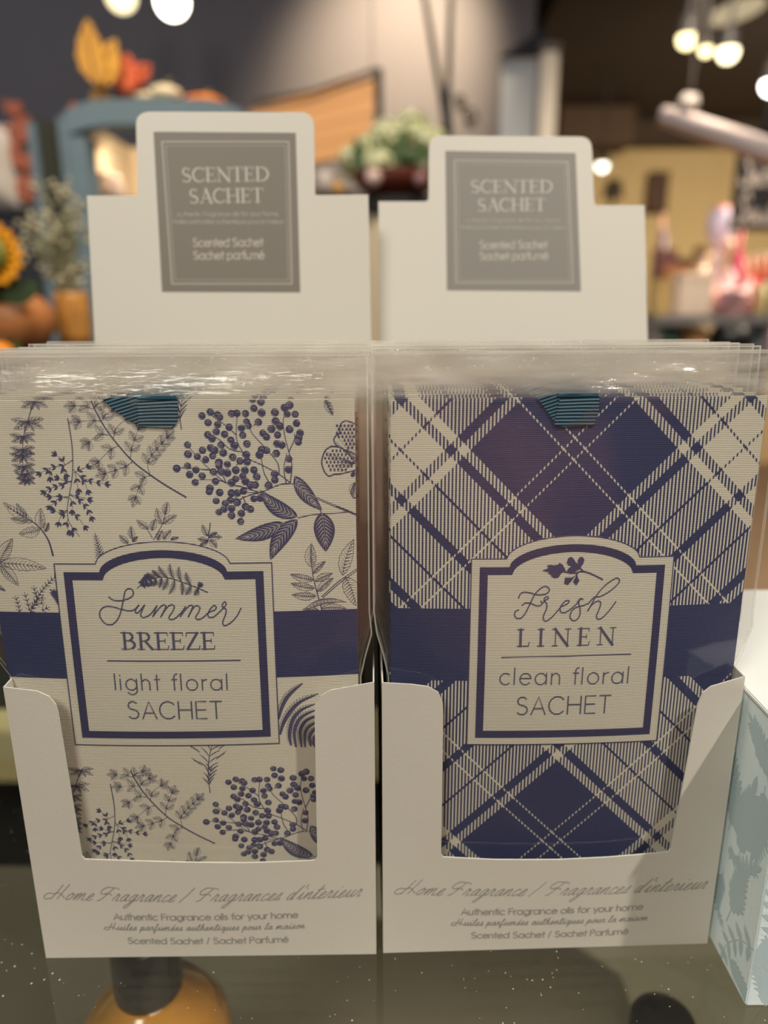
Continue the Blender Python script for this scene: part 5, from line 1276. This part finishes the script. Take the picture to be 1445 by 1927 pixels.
    for px in (500, 700): s_ = xz(px, 200); MB().tube([(s_[0], .03, s_[1] + .02), (s_[0], .03, 3.7 - c.z)], .0015, 5).build('hanging_wire', G((90, 84, 78)), q)
    # V of two dark rods with glass drops
    Yr = 2.0; a = PX(841, 250, Yr); q = empty('hanging_ornament', a); tag(q, 'two dark rods meeting in a point with glass drops, above the right header', 'ornament')
    dk = G((76, 68, 60))
    for px in (790, 850):
        e = PX(px, -60, Yr) - a; MB().tube([(0, 0, 0), e * 1.6], .0075, 10).build('rod', dk, q, True)
    MB().tube([(0, 0, -.04), (0, 0, .11)], .015, 12, .008).build('ferrule', G((40, 38, 38)), q, True)
    for px, py, rr in ((866, 192, 12), (886, 222, 15), (875, 210, 9)):
        e = PX(px, py, Yr) - a; MB().ball(e, span(rr, Yr), (.8, .8, 1.1), 2).build('glass_drop', M.setdefault('drop', G((150, 138, 124), .05, coat=1, trans=.6)), q, True); MB().tube([(0, 0, .09), e + Vector((0, 0, .01))], .001, 5).build('thread', dk, q)
    # wall fittings at the end of the partition
    Yd = 3.9; c = PX(980, 250, Yd); q = empty('door_panel', (c.x, Yd, 0)); tag(q, 'tall blue grey door panel with a black head, left of the white column', 'panel')
    xl = PX(944, 180, Yd).x - c.x; xr = PX(1009, 180, Yd).x - c.x; zt = PX(980, 108, Yd).z
    MB().box(xl, xr, 0, .05, 0, zt).build('panel_board', G((186, 192, 198)), q); z2 = PX(980, 64, Yd).z
    MB().prism([(xl - .01, zt), (xr + .03, zt), (xr + .03, z2 + .02), (xl - .01, z2 - .10)], -.06, .05).build('panel_head', G((38, 38, 46)), q)
    c = PX(1026, 250, 3.8); q = empty('column', (c.x, 3.8, 0)); tag(q, 'narrow white column to the right of the blue grey panel', 'column'); w = span(14, 3.8); zt = PX(1026, 100, 3.8).z
    MB().box(-w, w, -w, w, 0, zt, bev=.01).build('shaft', G((250, 238, 220)), q); MB().box(-w * 1.15, w * 1.15, -w * 1.15, w * 1.15, zt, zt + .03).build('column_cap', G((120, 112, 104)), q)
    MB().box(-w * 1.2, w * 1.2, -w * 1.2, w * 1.2, 0, .12).build('column_base', G((210, 200, 184)), q)
centre_things()

def right_things():
    Y = 3.4; zt = PX(1330, 592, Y).z
    t = empty('display_counter', (PX(1340, 592, Y).x, Y, 0)); tag(t, 'grey display counter crowded with pink and cream goods at right', 'counter')
    x0 = PX(1215, 592, Y).x - t.location.x; x1 = PX(1432, 592, Y).x - t.location.x; g = G((132, 130, 128), .4)
    MB().box(x0, x1, -.15, .70, zt - span(16, Y), zt).build('counter_top', g, t); zl = PX(1330, 668, Y).z
    MB().box(x0 - .3, x1 + .35, -.12, .22, zl - .03, zl).build('lower_board', g, t); MB().box(x0, x1 + .3, .67, .70, 0, zt - .04).build('back_panel', G((150, 132, 104)), t)
    for a in (x0, x1 - .03): MB().box(a, a + .03, -.12, .2, 0, zt - span(16, Y)).build('side_panel', g, t)
    def vase(name, px, pb, w, h, col, lab, cat, prof, grp=None, dy=0.0, base=None, top=None):
        c = PX(px, pb, Y + dy); z0 = base if base is not None else zt; q = empty(name, (c.x, Y + dy, z0)); tag(q, lab, cat, grp); R_ = span(w / 2, Y); H = span(h, Y)
        MB().lathe([(R_ * a, H * b) for a, b in prof], 22).build('body', G(col, .4), q, True)
        if top: MB().lathe([(R_ * a, H * b) for a, b in top[0]], 18).build(top[1], G(top[2], .4), q, True)
        return q
    JAR = [(0, 0), (.8, 0), (1, .2), (1, .7), (.6, .9), (0, .9)]; LIDP = [(.7, .88), (.7, 1.0), (0, 1.0)]
    BALL = [(0, 0), (.6, .08), (.95, .35), (1, .55), (.8, .85), (.4, .98), (0, 1)]; BOT = [(0, 0), (.9, 0), (1, .1), (1, .6), (.35, .75), (.35, 1), (0, 1)]
    def bx(name, px, w, h, col, lab, cat, dy=0.0, base=None, d=.08, tilt=0.0):
        c = PX(px, 590, Y + dy); z0 = base if base is not None else zt; q = empty(name, (c.x, Y + dy, z0), tilt); tag(q, lab, cat); a = span(w / 2, Y); H = span(h, Y)
        MB().box(-a, a, -d / 2, d / 2, 0, H * .86, bev=.004).build('box_body', G(col, .5), q); MB().box(-a * 1.03, a * 1.03, -d * .53, d * .53, H * .86, H, bev=.003).build('box_lid', G(tuple(min(255, x + 10) for x in col), .5), q)
    bx('gift_box', 1296, 58, 70, (236, 216, 196), 'cream white square box on the far counter', 'box', -.08, d=.12)
    bx('gift_box', 1243, 40, 60, (196, 168, 110), 'tan box at the left end of the far counter', 'box', 0)
    bx('gift_box', 1262, 44, 84, (176, 120, 74), 'brown box behind the cream one on the far counter', 'box', .10)
    bx('gift_box', 1240, 36, 118, (128, 84, 82), 'dull crimson box behind the tan one', 'box', .22)
    vase('vase', 1236, 590, 34, 155, (150, 128, 150), 'mauve vase rising behind the left boxes', 'vase', BOT, dy=.30)
    vase('vase', 1230, 590, 22, 190, (214, 160, 140), 'tall pinkish vase against the right header edge', 'vase', BOT, dy=.45)
    vase('basket', 1290, 590, 80, 108, (138, 108, 76), 'brown woven basket above the cream box', 'basket', [(0, 0), (.7, 0), (1, .5), (1.05, .9), (.95, .9), (.8, .5), (0, .5)], dy=.36, top=([(1.0, .86), (1.1, .9), (1.0, .96)], 'rim', (110, 84, 60)))
    vase('basket', 1316, 590, 46, 138, (146, 116, 84), 'smaller brown basket behind the larger one', 'basket', [(0, 0), (.7, 0), (1, .5), (1.05, .9), (.95, .9), (.8, .5), (0, .5)], dy=.58, top=([(1.0, .86), (1.1, .9), (1.0, .96)], 'rim', (110, 84, 60)))
    q = vase('balloon_vase', 1338, 590, 50, 190, (222, 206, 232), 'tall glossy white and pink balloon shaped vase on the far counter', 'vase', [(0, 0), (.4, 0), (.25, .1), (.2, .62), (.6, .68), (.95, .78), (1, .88), (.7, .97), (0, 1)], dy=.14, top=([(.62, .96), (.5, 1.0), (0, 1.02)], 'vase_top', (236, 150, 140)))
    vase('bauble_stand', 1352, 590, 26, 132, (232, 190, 176), 'small pink knob under the balloon vase', 'stand', [(0, 0), (.6, 0), (.2, .1), (.2, .75), (.9, .85), (1, .92), (.6, 1), (0, 1)], dy=.02)
    vase('vase', 1376, 590, 24, 165, (186, 46, 92), 'crimson bottle below the black sign', 'vase', BOT, dy=.34)
    vase('vase', 1372, 590, 60, 44, (250, 200, 204), 'low pink bowl on the far counter, right of the cream box', 'bowl', [(0, 0), (.5, 0), (1, .8), (.95, 1), (.85, .8), (0, .3)], dy=-.1)
    vase('vase', 1350, 590, 46, 60, (250, 214, 214), 'round pale pink jar on the far counter', 'jar', JAR, dy=0, top=(LIDP, 'lid', (248, 200, 204)))
    vase('vase', 1392, 590, 40, 62, (246, 190, 196), 'rose pink jar near the right end of the counter', 'jar', JAR, dy=-.02, top=(LIDP, 'lid', (240, 170, 180)))
    vase('vase', 1362, 590, 30, 80, (224, 200, 206), 'pale lilac round jar behind the pink ones', 'jar', BALL, dy=.1, top=([(.3, .96), (.3, 1.05), (0, 1.05)], 'knob', (224, 180, 190)))
    for i, (px, h, col, lab) in enumerate(((1388, 92, (236, 128, 128), 'salmon bottle in the red row, first from the left'), (1402, 100, (226, 110, 104), 'coral bottle in the red row, second from the left'), (1417, 104, (204, 74, 60), 'brick red bottle in the red row, third from the left'), (1431, 102, (212, 70, 62), 'red bottle in the red row, fourth from the left'), (1445, 98, (228, 92, 96), 'pinkish red bottle in the red row at the frame edge'))):
        vase('bottle', px, 590, 17, h, col, lab, 'bottle', BOT, 'red and pink bottles at the far right', dy=.1 + .01 * i, top=([(.4, .98), (.4, 1.04), (0, 1.04)], 'cap', (230, 200, 190)))
    vase('bottle', 1425, 590, 26, 54, (222, 206, 150), 'cream yellow bottle before the red row', 'bottle', JAR, dy=-.06, top=(LIDP, 'lid', (236, 224, 180)))
    vase('bottle', 1441, 590, 22, 66, (70, 84, 74), 'dark green bottle at the frame edge before the red row', 'bottle', JAR, dy=-.04, top=(LIDP, 'lid', (60, 60, 60)))
    vase('jar', 1372, 660, 78, 62, (10, 10, 16), 'glossy black round pot under the far counter', 'pot', BALL, dy=-.08, base=zl, top=([(.4, .96), (.4, 1.03), (0, 1.03)], 'knob', (20, 20, 26)))
    vase('jar', 1306, 660, 50, 50, (206, 150, 96), 'orange tan pot under the far counter', 'pot', BALL, dy=-.04, base=zl, top=([(.4, .94), (.4, 1.03), (0, 1.03)], 'knob', (220, 180, 140)))
    vase('jar', 1250, 660, 54, 58, (54, 84, 70), 'dark green pot under the left end of the counter', 'pot', BALL, dy=-.04, base=zl, top=([(.4, .94), (.4, 1.03), (0, 1.03)], 'knob', (60, 90, 76)))
    vase('jar', 1418, 660, 34, 56, (150, 176, 190), 'pale blue jar under the right end of the counter', 'jar', JAR, dy=-.04, base=zl, top=(LIDP, 'lid', (170, 190, 200)))
    vase('jar', 1442, 660, 30, 48, (224, 140, 178), 'pink jar under the counter at the frame edge', 'jar', JAR, dy=-.06, base=zl, top=(LIDP, 'lid', (230, 160, 190)))
    # picture and dark lampshade on the ochre wall
    Yw = 6.9; c = PX(1235, 400, Yw); q = empty('picture', (c.x, Yw, c.z)); tag(q, 'tall dark brown picture on the ochre wall', 'picture'); w = span(16, Yw); h = span(66, Yw)
    MB().box(-w, w, 0, .06, 0, h).build('canvas', G((70, 38, 24)), q)
    for a, b_, c_, d in ((-w, w, 0, .04), (-w, w, h - .04, h), (-w, -w + .04, 0, h), (w - .04, w, 0, h)): MB().box(a, b_, -.02, .0, c_, d).build('frame_strip', G((96, 62, 36)), q)
    Yl = 6.0; c = PX(1153, 372, Yl); q = empty('table_lamp', (c.x, Yl, 0)); tag(q, 'dark lampshade glimpsed right of the right header', 'lamp'); R_ = span(18, Yl); H = span(28, Yl)
    MB().lathe([(R_, 0), (R_ * .7, H), (R_ * .66, H), (R_ * .95, 0)], 24, Matrix.Translation((0, 0, c.z))).build('lamp_shade', G((64, 54, 38)), q, True); MB().tube([(0, 0, 0), (0, 0, c.z + H * .5)], .015).build('pole', G((64, 54, 38)), q); MB().lathe([(0, 0), (.16, 0), (.15, .03), (0, .04)], 24).build('base', G((64, 54, 38)), q)
    # cream curtain strip seen between the two headers
    c = PX(708, 560, 2.6); q = empty('curtain', (c.x, 2.6, 0)); tag(q, 'pale cream curtain in the gap between the two headers', 'curtain'); m = MB(); n = 40; w = span(60, 2.6); zt2 = PX(708, 398, 2.6).z
    for k in range(n + 1):
        x = lerp(-w, w, k / n); y = .02 * math.sin(k * 1.1); m.v += [Vector((x, y, 0)), Vector((x, y, zt2))]
    for k in range(n): m.f.append([2 * k, 2 * k + 2, 2 * k + 3, 2 * k + 1])
    o = m.build('cloth', G((206, 190, 160), .8), q, True); s_ = o.modifiers.new('t', 'SOLIDIFY'); s_.thickness = .004
    MB().tube([(-w - .05, 0, zt2), (w + .05, 0, zt2)], .012).build('curtain_rod', G((60, 50, 40)), q)
right_things()
